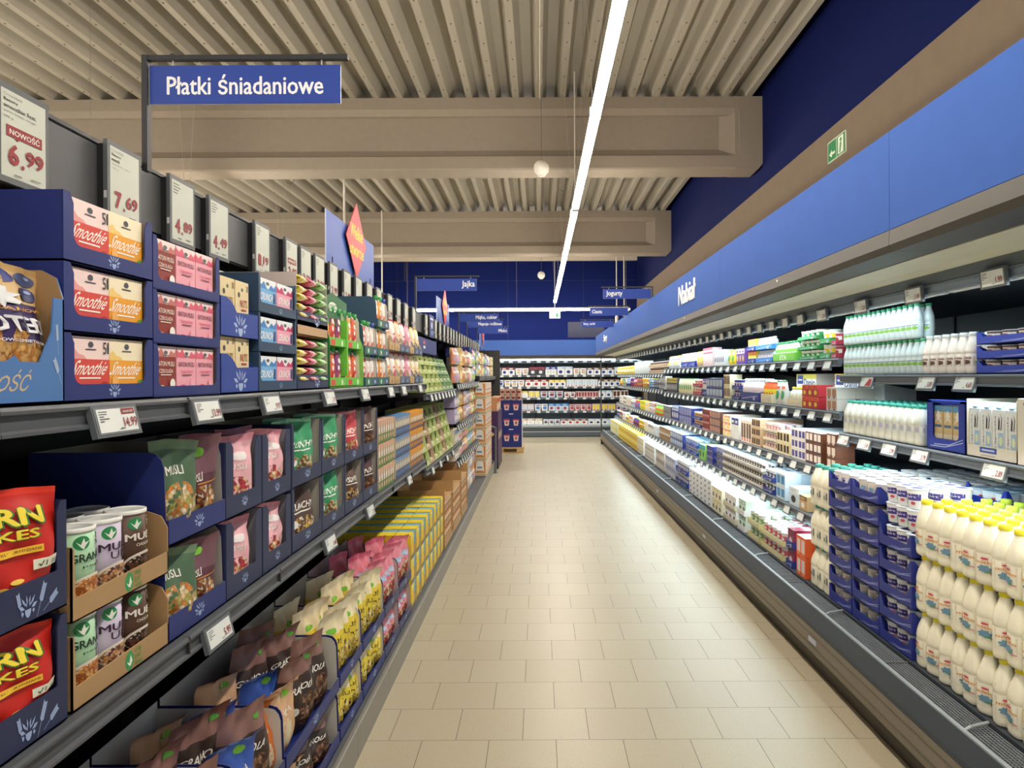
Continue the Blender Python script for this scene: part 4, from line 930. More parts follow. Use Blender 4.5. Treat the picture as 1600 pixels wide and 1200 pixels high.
def kraft_tray():
    w, d, h = .355, .33, .150; m = MB(); t = .0035
    m.box(-w/2, w/2, 0, d, 0, .003, KR); m.box(-w/2, w/2, d-t, d, 0, h, KR)
    pts = [(-w/2, 0), (w/2, 0), (w/2, .05), (w/2-.02, .044), (-w/2+.065, .040), (-w/2+.06, .06), (-w/2+.056, .12), (-w/2+.04, .14), (-w/2, .145)]
    m.prism([(-w/2, 0), (w/2, 0), (w/2, .052), (-w/2, .044)], 'y', 0, t, KR)
    m.prism([(-w/2, .044), (-w/2+.012, .044), (-w/2+.008, .14), (-w/2, .145)], 'y', 0, t, KR)
    for sx in (-1, 1): m.prism([(0, 0), (d, 0), (d, h), (.05, h+.0), (.015, h-.012), (0, h-.04)] if sx > 0 else [(0, 0), (d, 0), (d, h), (0, h-.004)], 'x', sx*w/2-(t if sx > 0 else 0), sx*w/2+(t if sx < 0 else 0), KR)
    m.decals(planar(-w/2, w/2, 0, .05), [('ell', .54, .5, .045, .42, '#3c9a58'), ('poly', [(.51, .5), (.535, .4), (.55, .75), (.565, .5), (.57, .45), (.55, .25), (.53, .3)], '#eef2e6'), ('text', 'ONE', .63, .78, .07, .2, '#4a9a4a', {'bold': .02}), ('text', 'DAY', .63, .5, .07, .2, '#4a9a4a', {'bold': .02}), ('text', 'MORE', .635, .22, .08, .2, '#4a9a4a', {'bold': .02})])
    m.decals(side_planar(-w/2, d, 0, 0, h, -1), [('rect', .90, .6, .94, .78, '#5e4a32'), ('rect', .906, .61, .934, .68, KR), ('rect', .906, .7, .934, .77, KR), ('ell', .92, .48, .02, .05, '#5e4a32'), ('ell', .92, .48, .013, .03, KR), ('rect', .9, .32, .94, .4, '#5e4a32'), ('poly', [(.9, .12), (.94, .12), (.92, .22)], '#5e4a32')])
    return spec('display_tray', 'display tray', mesh=m.mesh('display_tray'))
kt = kraft_tray()
stack('L', 1.365, 1.72, XF, Z, 2, .172, kt, [(tg, .21, .0, 0, 0, 'mint green granola tub'), (tl, .47, .0, 0, 0, 'lilac muesli tub'), (tb, .74, .0, 0, 0, 'brown chocolate muesli tub'), (tg, .22, .09, 0, 0, 'back-row mint granola tub'), (tl, .50, .09, 0, 0, 'back-row lilac muesli tub'), (tb, .76, .09, 0, 0, 'back-row brown muesli tub')], 'cereal tubs')
# cartons standing deep behind, right under the upper shelf
put(kt, 'L', 1.30, XF+.30, Z+.30, 'brown cardboard tray of tubs pushed deep under the upper shelf'); 
for i, (sp, nm) in enumerate(((tg, 'mint'), (tl, 'lilac'), (tb, 'brown'))): put(sp, 'L', 1.17+i*.125, XF+.30, Z+.304, '%s tub standing deep under the upper shelf' % nm, back=.01)
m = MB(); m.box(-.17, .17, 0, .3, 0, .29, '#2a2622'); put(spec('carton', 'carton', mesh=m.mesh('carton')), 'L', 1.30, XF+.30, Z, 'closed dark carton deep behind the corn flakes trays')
# muesli bags in slope trays (dark purple)
def food(cu, cv, ru, rv, cols, sc_=110, jag=.04): return ('ell', cu, cv, ru, rv, 'pat:'+cols+',%d' % sc_, 0, jag)
mus = [spec('muesli_bag', 'bag', mesh=bag_mesh('muesli_bag', .17, .085, .24, '#5a3340', [food(.58, .27, .36, .22, '#e8cf9c,#c9924e,#f3e6c6,#8a4a32,#e08a3c,#5a2a30', 85), ('text', 'MUSLI', .42, .58, .34, .09, '#f3efe6', {'bold': .03, 'rot': 0, 'shear': .1}), ('rect', .45, .50, .95, .515, '#c9863c'), ('ell', .55, .84, .12, .05, '#7cc23c')], 21, .10, '#7d5560', bands=[(.62, .9, '#74505a')])),
       spec('muesli_bag', 'bag', mesh=bag_mesh('muesli_bag', .17, .085, .24, '#4e6b52', [food(.5, .32, .4, .27, '#e8cf9c,#c9924e,#f3e6c6,#b8b45a,#e08a3c', 85), ('text', 'MUSLI', .4, .7, .4, .09, '#f3efe6', {'bold': .03})], 23, .08, '#6f8a6c'))]
mt = tray_spec('mt', .31, .34, .228, .062, NAVY, style='slope', inner='#aaa59d', ds=[emb(.5, .13, .13, 1.25)])
stack('L', 1.725, 2.035, XF, Z, 2, .235, mt, [(mus[1], .25, .01, 0, .1, 'green muesli bag'), (mus[0], .62, .02, 0, .18, 'dark purple muesli bag')], 'muesli bags', jit=.06, seed=4)
# pink bags, two columns of split trays
pk = [spec('fruit_muesli_bag', 'bag', mesh=bag_mesh('fruit_muesli_bag', .18, .10, .225, '#efb7c0', [food(.5, .25, .36, .2, '#c83c48,#e8b070,#f0d8b0,#a82c3c', 80), ('text', 'MUSLI', .5, .58, .5, .08, '#f7f3ee', {'bold': .03}), ('ell', .6, .72, .2, .06, '#f7eef0')], s, .08, '#e79aab', flop=f)) for s, f in ((31, 0), (33, .2))]
wt = tray_spec('wt', .26, .34, .222, .062, NAVG, style='window', cw=.050, r=.004, inner='#8d8a90', ds=[emb(.5, .14, .13, 1.1)])
stack('L', 2.04, 2.30, XF, Z, 2, .235, wt, [(pk[0], .45, .015, .004, .06, 'pink fruit muesli bag'), (pk[1], .56, .1, .01, 0, 'back-row pink fruit muesli bag')], 'pink muesli bags, near column', jit=.08, seed=5)
stack('L', 2.305, 2.575, XF, Z, 2, .235, wt, [(pk[1], .5, .015, .004, .05, 'pink muesli bag in the far column'), (pk[0], .5, .1, .01, 0, 'back-row pink muesli bag, far column')], 'pink muesli bags, far column', jit=.08, seed=6)
# crunchy bags
def crb(body, tx, fcols, seed, word='CRUNCHY', top=None): return spec('crunchy_bag', 'bag', mesh=bag_mesh('crunchy_bag', .21, .11, .23, body, [food(.55, .24, .40, .20, fcols, 95), ('text', word, .52, .60, .74, .1, tx, {'bold': .04, 'shear': .1}), ('rect', .2, .5, .8, .52, tx), ('ell', .25, .33, .1, .07, '#f3f3ee')], seed, .07, top))
NUT = '#c9924e,#e8cf9c,#8a5a32,#f0deb8'; CHO = '#5a3524,#8a5a3c,#3a2018,#b98a5c'
g1 = crb('#3f9a6a', '#f2f5ee', NUT, 41, top='#8fcfa8'); c1 = crb('#5a4238', '#f2ece2', NUT+',#3a2018', 43, 'OWSIANY'); c2 = crb('#4a3028', '#f2ece2', CHO, 44, 'CRUNCHY'); r1 = crb('#c84a52', '#f7ece6', '#c83c48,#e8b070,#f0d8b0', 45, top='#e8939c')
y1 = crb('#53413a', '#f3efe6', '#e6b84a,#c9924e,#f3e6c6,#6a4a30', 46, 'CRUNCHY', top='#e0a83c')
def swt(w): return tray_spec('s%g' % w, w, .34, .236, .062, NAVG, style='window', cw=.020, r=.018, inner='#b5afa6', ds=[emb(.5, .135, .14, 1.05)])
cols = [(2.585, 2.935, ['white-on-green crunchy bag', 'brown and yellow crunchy bag'], [g1, y1]), (2.94, 3.28, ['green crunchy bag', 'deep green crunchy bag'], [g1, g1]), (3.285, 3.625, ['red crunchy bag', 'dark oat crunchy bag'], [r1, c1]), (3.63, 3.955, ['chocolate crunchy bag', 'dark chocolate crunchy bag'], [c2, c2])]
for i, (a, b, nm, sp) in enumerate(cols):
    tsp = swt(round(b-a-.004, 3))
    for t in (0, 1):
        j = 1-t; tw = ['lower', 'upper'][t]
        put(tsp, 'L', (a+b)/2, XF, Z+t*.2375, '%s dark tray of crunchy bags, %s tray column on the middle shelf' % (tw, ['first', 'second', 'third', 'fourth'][i]))
        for kx, fr in enumerate((.50, .66)):
            put(sp[j], 'L', a+(b-a)*fr, XF, Z+t*.2375+.006, '%s, %s in the %s tray of column %s' % (nm[j], ['front', 'behind'][kx], tw, ['one', 'two', 'three', 'four'][i]), back=.02+.07*kx, tilt=(.05, .04*(kx*2-1)), yaw=-.42)
# small drink cartons
def drink(key, body, cap, band): 
    return box_spec(key, .052, .047, .128, body, [('rect', 0, .86, 1, 1, cap), ('rect', 0, 0, 1, .4, band), ('rect', 0, 0, .07, 1, '#3a3a48'), ('rect', .93, 0, 1, .8, '#3a3a48'), ('ell', .5, .58, .32, .13, '#f7f3ea'), ('ell', .5, .22, .3, .12, cap), ('poly', [(.2, .85), (.8, .85), (.5, .7)], cap)], cat='drink carton', name='drink_carton', top=cap)
dg = drink('dg', '#e9cdb0', '#e6b9a0', '#4f9a3e'); db = drink('db', '#d9c9a8', '#4f93d8', '#46507c'); do = drink('do', '#f0b845', '#f2a52c', '#55567c')
for a, b, sp, nm in ((3.97, 4.44, dg, 'beige and green'), (4.45, 4.95, db, 'light blue'), (4.96, 5.52, do, 'orange')):
    n = int((b-a)/.061)
    for t in range(3):
        for i in range(n):
            for bk in ((0, 1) if t == 2 else (0,)):
                put(sp, 'L', a+.03+i*.061, XF, Z+t*.1345, '%s drink carton in the %s layer of its block' % (nm, TIER[3][t]), '%s drink cartons, %s layer' % (nm, TIER[3][t]), back=bk*.05)
# ================================================================ base shelf
Z = ZBASE+.002; XF = .80
def col2(a, b, tsp, fr_items, nm, th=.215, n=2, seed=1):
    stack('L', a, b, XF, Z, n, th, tsp, fr_items, nm, jit=.07, seed=seed)
chg = [spec('granola_bag', 'bag', mesh=bag_mesh('granola_bag', .19, .11, .285, '#3a2a25', [food(.6, .27, .3, .2, '#5a3a2c,#8a6248,#3a221a,#a87c5c', 95), ('text', 'GRANOLA', .42, .56, .72, .075, '#f3efe6', {'bold': .03, 'shear': .1}), ('ell', .2, .3, .1, .06, '#f3f3ee'), ('ell', .75, .84, .09, .03, '#5aa83c')], s, .12, '#8d675c', bands=[(.70, .9, '#86625a')], flop=f)) for s, f in ((51, .35), (53, .1))]
blb = [spec('granola_bag', 'bag', mesh=bag_mesh('granola_bag', .18, .10, .26, c, [('ell', .5, .3, .3, .2, '#d9c9a8'), ('ell', .6, .80, .12, .05, '#7cc23c'), ('text', 'GRANOLA', .45, .58, .6, .07, '#f3efe6', {'bold': .02})], s, .10, t_, flop=.5)) for s, c, t_ in ((55, '#3c5fb8', '#7ea0e0'), (56, '#d8742c', '#c0602a'), (57, '#d9b08a', '#e0b48c'))]
kb = tray_spec('kb', .325, .40, .212, .05, NAVY, style='slope', inner='#c9c4ba', ds=[emb(.5, .12, .14, 1.3)], back=.235)
n0 = .78
# nearest brown carton and red bag below frame edge
put(spec('carton', 'carton', mesh=(lambda m: (m.box(-.14, .14, 0, .3, 0, .34, KR, {'top': '#6d5238'}), m.box(-.14, .14, -.002, 0, .2, .345, '#b7966b'), m.box(.08, .14, -.003, -.0021, .05, .33, '#4f9a4a'), m.mesh('carton'))[-1])(MB())), 'L', 1.36, XF, Z, 'open brown carton with green corner at the bottom edge of the picture')
redb = spec('red_bag', 'bag', mesh=bag_mesh('red_bag', .2, .1, .12, '#cc2a20', [('ell', .5, .5, .3, .2, '#f0c040')], 61, .1, '#f08a2c'))
put(redb, 'L', 1.35, XF, Z+.34, 'red bag lying on the nearest brown carton', back=.02)
col2(1.56, 1.885, kb, [(blb[0], .25, .03, .0, .1, 'light blue granola bag'), (chg[1], .52, .02, 0, .05, 'dark granola bag between blue and orange bags'), (blb[1], .72, .05, .0, -.05, 'orange granola bag'), (blb[0], .35, .14, .02, .1, 'back-row blue granola bag'), (chg[0], .7, .16, .02, .1, 'back-row dark granola bag'), (blb[1], .45, .26, .02, .0, 'deepest orange granola bag')], 'mixed granola bags, nearest column', seed=11)
col2(1.895, 2.22, kb, [(blb[0], .2, .03, .0, .1, 'light blue granola bag of column two'), (chg[1], .55, .03, 0, .05, 'dark granola bag of column two'), (blb[1], .8, .04, .0, -.05, 'orange granola bag of column two'), (chg[0], .4, .14, .0, -.05, 'back-row dark granola bag of column two'), (blb[0], .75, .15, .01, .05, 'back-row blue bag of column two'), (blb[2], .4, .25, .01, .0, 'deepest tan bag of column two')], 'mixed granola bags, second column', seed=12)
col2(2.23, 2.83, tray_spec('kb2', .59, .40, .212, .05, NAVY, style='slope', inner='#c9c4ba', ds=[emb(.5, .12, .08, 1.9)], back=.235), [(blb[2], .14, .03, 0, .1, 'tan granola bag'), (chg[0], .42, .02, .0, .08, 'brown-topped granola bag, left of two'), (chg[1], .68, .02, .0, .04, 'brown-topped granola bag, right of two'), (blb[0], .3, .12, 0, .1, 'blue granola bag behind the brown ones'), (chg[0], .75, .13, .01, -.05, 'back-row brown-topped granola bag'), (chg[1], .5, .2, .01, .05, 'deepest brown-topped granola bag, centre'), (blb[2], .2, .24, .01, .05, 'deepest tan granola bag'), (chg[1], .8, .24, .01, .05, 'deepest brown-topped granola bag, right')], 'brown-topped granola bags, third column', seed=13)
def ybag(s, top='#e9ddc0', body='#e0c83c', f=.3): return spec('muesli_bag', 'bag', mesh=bag_mesh('muesli_bag', .18, .11, .275, body, [food(.55, .25, .36, .2, '#4a3a20,#e6c84a,#c9a23c,#f0e0a0', 70), ('text', 'MUSLI', .5, .55, .5, .07, '#5a4a2c', {'bold': .03}), ('ell', .4, .7, .15, .04, '#7cc23c')], s, .14, top, bands=[(.66, .86, '#eadcb4')], flop=f))
yb = [ybag(65), ybag(66, f=.1)]
for i, (a, b) in enumerate(((2.84, 3.20), (3.21, 3.66))):
    col2(a, b, tray_spec('ky%d' % i, b-a-.006, .40, .212, .05, NAVY, style='slope', inner='#c9c2b4', ds=[emb(.5, .12, .1, 1.5)], back=.235), [(yb[0], .22, .03, 0, .1, 'cream-topped yellow bag, left, fold %s' % 'ab'[i]), (yb[1], .5, .03, 0, .1, 'cream-topped yellow bag, centre, fold %s' % 'ab'[i]), (yb[0], .8, .02, 0, .08, 'cream-topped yellow bag, right, fold %s' % 'ab'[i]), (yb[1], .35, .13, 0, 0, 'back-row cream-topped bag, left, fold %s' % 'ab'[i]), (yb[0], .68, .13, 0, 0, 'back-row cream-topped bag, right, fold %s' % 'ab'[i]), (yb[1], .5, .23, 0, 0, 'deepest cream-topped bag, fold %s' % 'ab'[i])], 'cream-topped muesli bags, %s pair column' % ['near', 'far'][i], seed=15+i)
pb = [spec('muesli_bag', 'bag', mesh=bag_mesh('muesli_bag', .17, .11, .275, '#e58a9a', [food(.55, .27, .34, .22, '#c83c48,#7a3a2c,#e6c84a,#f0e0c0', 60), ('rect', .2, .55, .8, .66, '#9cc4e6'), ('text', 'MUSLI', .5, .605, .5, .06, '#f7f7f7', {'bold': .03})], s, .12, '#dd6f88', flop=f)) for s, f in ((71, .2), (72, .05))]
for i, (a, b) in enumerate(((3.67, 4.05), (4.06, 4.42))):
    col2(a, b, tray_spec('kp%d' % i, b-a-.006, .40, .212, .05, '#3a3f66', style='slope', inner='#b8a8a8', ds=[emb(.5, .12, .1, 1.4)], back=.235), [(pb[0], .25, .03, 0, .08, 'pink and yellow muesli bag, left, %s tray column' % ['near', 'far'][i]), (pb[1], .5, .03, 0, .05, 'pink and yellow muesli bag, centre, %s tray column' % ['near', 'far'][i]), (pb[0], .77, .03, 0, .08, 'pink and yellow muesli bag, right, %s tray column' % ['near', 'far'][i]), (pb[1], .4, .13, 0, 0, 'back-row pink muesli bag, left, %s tray column' % ['near', 'far'][i]), (pb[0], .7, .14, 0, 0, 'back-row pink muesli bag, right, %s tray column' % ['near', 'far'][i]), (pb[1], .5, .24, 0, 0, 'deepest pink muesli bag, %s tray column' % ['near', 'far'][i])], 'pink and yellow muesli bags, %s column' % ['near', 'far'][i], seed=18+i)
# yellow / blue cocoa boxes: block, top seen from above
nk = box_spec('nk', .108, .10, .155, '#c9b03a', [('rect', 0, .6, 1, 1, '#f2d22c'), ('ell', .52, .42, .36, .3, '#f2c82c', .4, .15), ('rect', 0, 0, 1, .16, '#7a6a58'), ('rect', .1, .84, .9, .94, '#f7ea9c')], name='cocoa_box', side='#e6c62c', top='#f2d62c')
nk2 = box_spec('nk2', .078, .10, .150, '#8a8178', [('rect', 0, .5, 1, 1, '#5aa6d2'), ('rect', .1, .2, .9, .45, '#c9863c')], name='cocoa_box', side='#5aa6d2', top='#6ab0dc')
D = 4.43
for c in range(18):
    yel = c % 2 == 0; w = .112 if yel else .082; sp = nk if yel else nk2; cn = 'wide yellow' if yel else 'narrow blue'
    if D+w > 5.98: break
    for t in range(3):
        for bk in range(5 if t == 2 else 1):
            put(sp, 'L', D+w/2, XF, Z+t*.157, '%s cocoa cereal box in the %s layer of the floor-level block' % (cn, TIER[3][t]), '%s cocoa cereal boxes, %s layer' % (cn, TIER[3][t]), back=.004+bk*.106+(0 if yel else .004))
    D += w
# round brown cartons of packets further on
rl = spec('biscuit_pack', 'pack', mesh=(lambda m: (m.lathe([(.0001, 0), (.03, .002), (.034, .02), (.034, .13), (.0001, .14)], 0, .034, 12, '#d9a874', mats=['#e2bd8c', '#d99a64', 'pat:#d9a874,#b8743c,#f0d8b0,60', '#e2bd8c']), m.mesh('biscuit_pack'))[-1])(MB()))
for i, (a, b) in enumerate(((5.99, 6.55), (6.58, 7.25), (7.28, 7.9))):
    w = b-a; m = MB(); t = .004
    m.box(-w/2, w/2, 0, .4, 0, .003, '#b8915e'); m.box(-w/2, -w/2+t, 0, .4, 0, .50, '#b8915e'); m.box(w/2-t, w/2, 0, .4, 0, .50, '#b8915e'); m.box(-w/2, w/2, .396, .4, 0, .5, '#b8915e'); m.box(-w/2, w/2, 0, t, 0, .05, '#b8915e'); m.box(-w/2+t, w/2-t, .003, .39, .40, .404, '#c9a070')
    put(spec('shipping_carton', 'carton', mesh=m.mesh('shipping_carton')), 'L', (a+b)/2, XF, Z, 'open-fronted brown shipping carton of biscuit packs, %s of three on the floor shelf' % ['nearest', 'middle', 'farthest'][i])
    n = int((w-.03)/.071)
    for t in range(3):
        for j in range(n): put(rl, 'L', a+.05+j*.0705, XF, Z+.004+t*.13 if t < 3 else 0, 'small tan biscuit pack in the %s brown carton' % ['nearest', 'middle', 'farthest'][i], 'tan biscuit packs, %s carton' % ['nearest', 'middle', 'farthest'][i], back=.006)
# ================================================================ left run beyond the first shelf section (D > 5.54)
LGR = '#c3d686'
def lattice(w, h, col, seed):
    """stepped green shelf-ready crate with openings full of dark packs"""
    m = MB(); t = .003; d = .32
    m.box(-w/2, w/2, d-t, d, 0, h, col); m.box(-w/2, w/2, 0, d, 0, .003, col)
    for sx in (-1, 1): m.prism([(0, 0), (d, 0), (d, h), (.11, h), (0, .03)], 'x', sx*w/2-(t if sx > 0 else 0), sx*w/2+(t if sx < 0 else 0), col)
    n = 4
    for i in range(n):
        z0 = i*h/n; y0 = .11*i/n
        m.box(-w/2+t, w/2-t, y0, y0+t, z0, z0+.022, col); m.box(-w/2+t, w/2-t, y0+.04, y0+.1, z0+.004, z0+h/n*.7, '#2c2c26')
        m.box(-w/2+t+.01, w/2-t-.01, y0+.012, y0+.04, z0+.004, z0+.035, '#e9e0c4')
    return m.mesh('stepped_crate')
for i in range(7):
    c = LGR if i < 4 else '#93b98c'; sp = spec('stepped_crate', 'crate', mesh=lattice(.25, .31, c, i))
    put(sp, 'L', 5.72+i*.262, .895, 1.502, '%s stepped crate, %s of seven on the far upper shelf' % ('lime green' if i < 4 else 'sage green', ordw[i] if i else 'nearest'))
    sp = spec('stepped_crate', 'crate', mesh=lattice(.25, .46, LGR if i % 3 != 1 else '#c8a98c', i))
    put(sp, 'L', 5.72+i*.262, .895, ZA-.078, '%s stepped crate, %s of seven on the far middle shelf' % ('lime green' if i % 3 != 1 else 'pinkish brown', ordw[i] if i else 'nearest'))
m = MB(); m.box(-.55, .55, 0, .34, 0, .13, NAVY); m.decals(planar(-.55, .55, 0, .13), [('ell', .33, .7, .06, .12, '#b8434c'), ('rect', .28, .3, .38, .48, '#dfe0e6')])
put(spec('carton', 'carton', mesh=m.mesh('carton')), 'L', 6.4, 1.0, 1.84, 'large navy carton on top of the lime green crates')
put(spec('carton', 'carton', mesh=m.mesh('carton')), 'L', 10.6, .98, 1.92, 'large navy carton farther along, above the packs')
RN = random.Random(77)
def rand_bag(body, acc, w, h, cat='bag', name='snack_pack'):
    return spec(name, cat, mesh=bag_mesh(name, w, .06, h, body, [('ell', .5, .35, .34, .2, acc), ('rect', .15, .6, .85, .75, '#f7f3ea')], RN.randrange(99), .06, acc, amp=.5))
CN = {'#e8c86a': 'yellow', '#a8d05a': 'green', '#c98a4a': 'tan', '#e6d8c0': 'cream', '#d98f72': 'salmon', '#b3a4cc': 'lilac', '#e8893c': 'orange', '#8a6a50': 'brown', '#9aa8c0': 'grey blue', '#d9788a': 'pink', '#4a7ab0': 'blue', '#f0f0ec': 'white', '#e8b06a': 'light orange', '#b09070': 'light brown', '#b4c0d4': 'pale blue', '#e6a4b0': 'light pink', '#7aa0cc': 'mid blue', '#f2ecdc': 'off-white', '#cfe0f0': 'pale blue', '#2a3c86': 'navy', '#6cb84a': 'green', '#f0d83c': 'yellow', '#f0b8c4': 'pink', '#c8303c': 'red', '#8cc8e8': 'sky blue', '#f4f0d8': 'cream', '#5a3a2c': 'brown', '#e88a2c': 'orange', '#c9b48c': 'tan', '#3a4048': 'dark grey'}
used = set()
def combo(R, pal, shelf, kind):
    for _ in range(200):
        a, b = R.choice(pal), R.choice(pal)
        if CN[a] == CN[b]: continue
        k = (CN[a], CN[b], shelf, kind)
        if k not in used: used.add(k); return a, b
    return a, b
pal1 = ['#e8c86a', '#a8d05a', '#c98a4a', '#e6d8c0', '#d98f72', '#b3a4cc', '#e8b06a', '#b09070', '#b4c0d4', '#e6a4b0', '#7aa0cc', '#f2ecdc']
def farleft(z, D0, D1, h, tiers, shelf, pw=.13, xf=.90):
    D = D0
    while D < D1-.1:
        a, b = combo(RN, pal1, shelf, 'pack'); n = RN.choice((2, 3, 3)); bag = RN.random() < .6
        w = pw*RN.uniform(.85, 1.1)
        hh = h*RN.uniform(.85, 1)
        sp = rand_bag(a, b, w*.95, hh) if bag else box_spec('', w*.95, .12, hh, a, [('rect', 0, .7, 1, 1, b), ('ell', .5, .4, .35, .2, '#f7f3ea'), ('rect', .2, .1, .8, .2, b)], name='snack_box')
        for i in range(n):
            if D+w > D1: break
            for t in range(tiers):
                nm = '%s and %s snack %s on the %s' % (CN[a], CN[b], 'bag' if bag else 'box', shelf)+('' if tiers == 1 else ', %s layer' % TIER[tiers][t])
                put(sp, 'L', D+w/2, xf, z+t*(h+.004), nm, nm, back=.005)
            D += w
        D += .01
farleft(1.562, 7.6, 10.1, .20, 2, 'distant upper left shelf'); farleft(1.122, 7.6, 10.1, .17, 2, 'distant second left shelf'); farleft(.722, 7.6, 10.1, .17, 2, 'distant third left shelf'); farleft(.172, 8.0, 10.1, .25, 2, 'distant floor-level left shelf')
farleft(1.642, 10.25, 14.5, .19, 2, 'farthest upper left shelf', xf=.93)
# stacked white and orange cartons facing the aisle
wc = MB(); wc.box(-.20, .20, 0, .36, 0, .225, '#e6d6bd', {'top': '#d9c6a4'})
for S_ in (planar(-.20, .20, 0, .225), side_planar(-.20, .36, 0, 0, .225, -1)):
    wc.decals(S_, [('rect', 0, 0, 1, .14, '#cdb892'), ('rect', .03, .2, .48, .95, '#e6903c'), ('rect', .52, .2, .97, .95, '#e6903c'), ('poly', [(.08, .3), (.43, .3), (.40, .9), (.3, .98), (.2, .98), (.11, .9)], '#f4f1ea'), ('poly', [(.57, .3), (.92, .3), (.89, .9), (.8, .98), (.7, .98), (.6, .9)], '#f4f1ea'), ('rect', .16, .52, .36, .62, '#6f86a0'), ('rect', .64, .52, .84, .62, '#6f86a0'), ('rect', .12, .3, .4, .36, '#d8803a'), ('rect', .6, .3, .88, .36, '#d8803a')])
wcs = spec('milk_carton_case', 'carton', mesh=wc.mesh('milk_carton_case'))
for c in range(3):
    for t in range(6):
        put(wcs, 'L', 10.6+c*.41, .76, .172+t*.228-.0, 'white and orange case in the aisle-side stack, layer %s from the shelf, %s column' % (['one', 'two', 'three', 'four', 'five', 'six'][t], ['near', 'middle', 'far'][c]), back=.02)
# purple boxes and display units near the far end
m = MB(); m.box(-.62, .62, 0, .45, .12, 1.02, '#4a2458'); m.box(-.6, .6, 0, .4, 0, .12, '#2a2622')
m.decals(planar(-.62, .62, .12, 1.02), [('rect', .0, .5, 1, .505, '#2c1436'), ('rect', .33, 0, .335, 1, '#2c1436'), ('rect', .66, 0, .665, 1, '#2c1436'), ('ell', .2, .5, .1, .08, '#e2c9a0'), ('ell', .5, .5, .1, .08, '#e2c9a0'), ('ell', .82, .5, .1, .08, '#e2c9a0')])
m.decals(side_planar(-.62, .45, 0, .12, 1.02, -1), [('rect', 0, .5, 1, .508, '#2c1436'), ('ell', .6, .55, .25, .05, '#e2c9a0')])
put(spec('display_stand', 'display stand', mesh=m.mesh('display_stand')), 'L', 13.1, .72, 0, 'tall dark purple display box stack at the far left shelves')
for i in range(10):
    a = '#e6c9a0' if i % 2 else '#d99a6a'; sp = box_spec('', .11, .12, .24, a, [('rect', 0, .6, 1, .9, '#c8503c'), ('ell', .5, .3, .3, .2, '#f4ecd8')], name='crisp_box')
    put(sp, 'L', 12.53+i*.122, .74, 1.022, 'tan and red pack on top of the purple display boxes', 'packs on the purple display boxes')
# pallet display in the aisle
m = MB()
for yy in (0, .33, .66): m.box(-.30, -.20, yy, yy+.12, .02, .10, '#b8935e'); m.box(.08, .22, yy, yy+.12, .02, .10, '#c9a66e')
m.box(-.30, .22, 0, .8, .10, .125, '#c9a66e'); m.box(-.30, .22, 0, .8, 0, .02, '#b8935e')
PX, PD = -.56, 15.1
o = link('pallet', m.mesh('pallet')); o.location = (PX, PD, 0); tag(o, 'small wooden pallet under the navy cup display in the aisle', 'pallet')
m = MB(); m.box(-.28, .19, .01, .76, .127, 1.12, '#1f2a78', {'right': '#dcd8d4', 'top': '#1f2a78'})
cupd = []
for r_ in range(3):
    for c_ in range(2):
        u = .32+.42*c_; v = .92-.33*r_
        cupd += [('poly', [(u-.13, v), (u+.13, v), (u+.09, v-.13), (u-.09, v-.13)], '#e4c9c4'), ('rect', u-.12, v-.02, u+.12, v+.01, '#c8404c'), ('ell', u, v-.07, .05, .03, '#b8434c')]
    if r_: cupd.append(('rect', .42, .95-.33*r_+.08, .62, .95-.33*r_+.10, '#e6e6ea'))
m.decals(planar(-.28, .19, .127, 1.12, .01), cupd)
o = link('pallet_display', m.mesh('pallet_display')); o.location = (PX, PD, 0); tag(o, 'navy cardboard cup display box standing on the aisle pallet', 'display box')
for i in range(4):
    for j in range(3):
        sp = spec('yoghurt_tub', 'tub', mesh=cup_mesh('yoghurt_tub', .055, .12, '#e4c9b4', '#c8404c', [('ell', .5, .5, .3, .3, '#8a3c34')]))
        for t in (0, 1):
            o = put(sp, 'B', PX-.22+.117*i, PD+.02, 1.122+t*.122, 'pinkish tub with red lid on top of the navy pallet display', 'tubs on the navy pallet display', back=j*.12)
m = MB(); m.tube((0, 0, 0), (0, 0, .78), .02, '#6a6c70', 10); m.tube((0, 0, .76), (-.12, 0, .80), .02, '#6a6c70', 10); m.lathe([(.04, 0), (.04, .01)], 0, 0, 12, '#55575a')
o = link('guard_rail', m.mesh('guard_rail')); o.location = (-.74, 12.0, 0); tag(o, 'short grey metal guard post before the purple display boxes', 'post')
# ================================================================ right chiller products
def px(p, xf): return xf*1110/(p-842)
# ---- milk bottles (rounded square body, yellow caps) in three tiers at the near chiller base
def milk_bottle(key, r, h, cap, art, body='milk_plastic', sq=3.2, capr=.5, seg=20):
    b = MB()
    prof = [(r*.80, 0), (r*.93, .004), (r*.98, .012), (r, .022), (r*.97, .030), (r*.985, .036), (r*.985, h*.47), (r*.955, h*.485), (r, h*.50), (r*.99, h*.56), (r*.93, h*.63), (r*.80, h*.72), (r*.62, h*.80), (r*.49, h*.87), (r*.44, h*.91), (r*.44, h*.93)]
    b.lathe(prof, 0, r, seg, body, sq=sq)
    b.decals(cyl(r*.987, r, .036, h*.47, PI*1.7, sq=sq), art)
    c = MB(); c.lathe([(r*.50, h*.915), (r*.54, h*.92), (r*.54, h*.985), (r*.50, h), (.0001, h)], 0, r, 14, cap)
    q = spec('milk_bottle', 'bottle', [('bottle', b.mesh('bottle')), ('cap', c.mesh('cap'))]); q['cy'] = r; return q
OR = '#f0b03c'
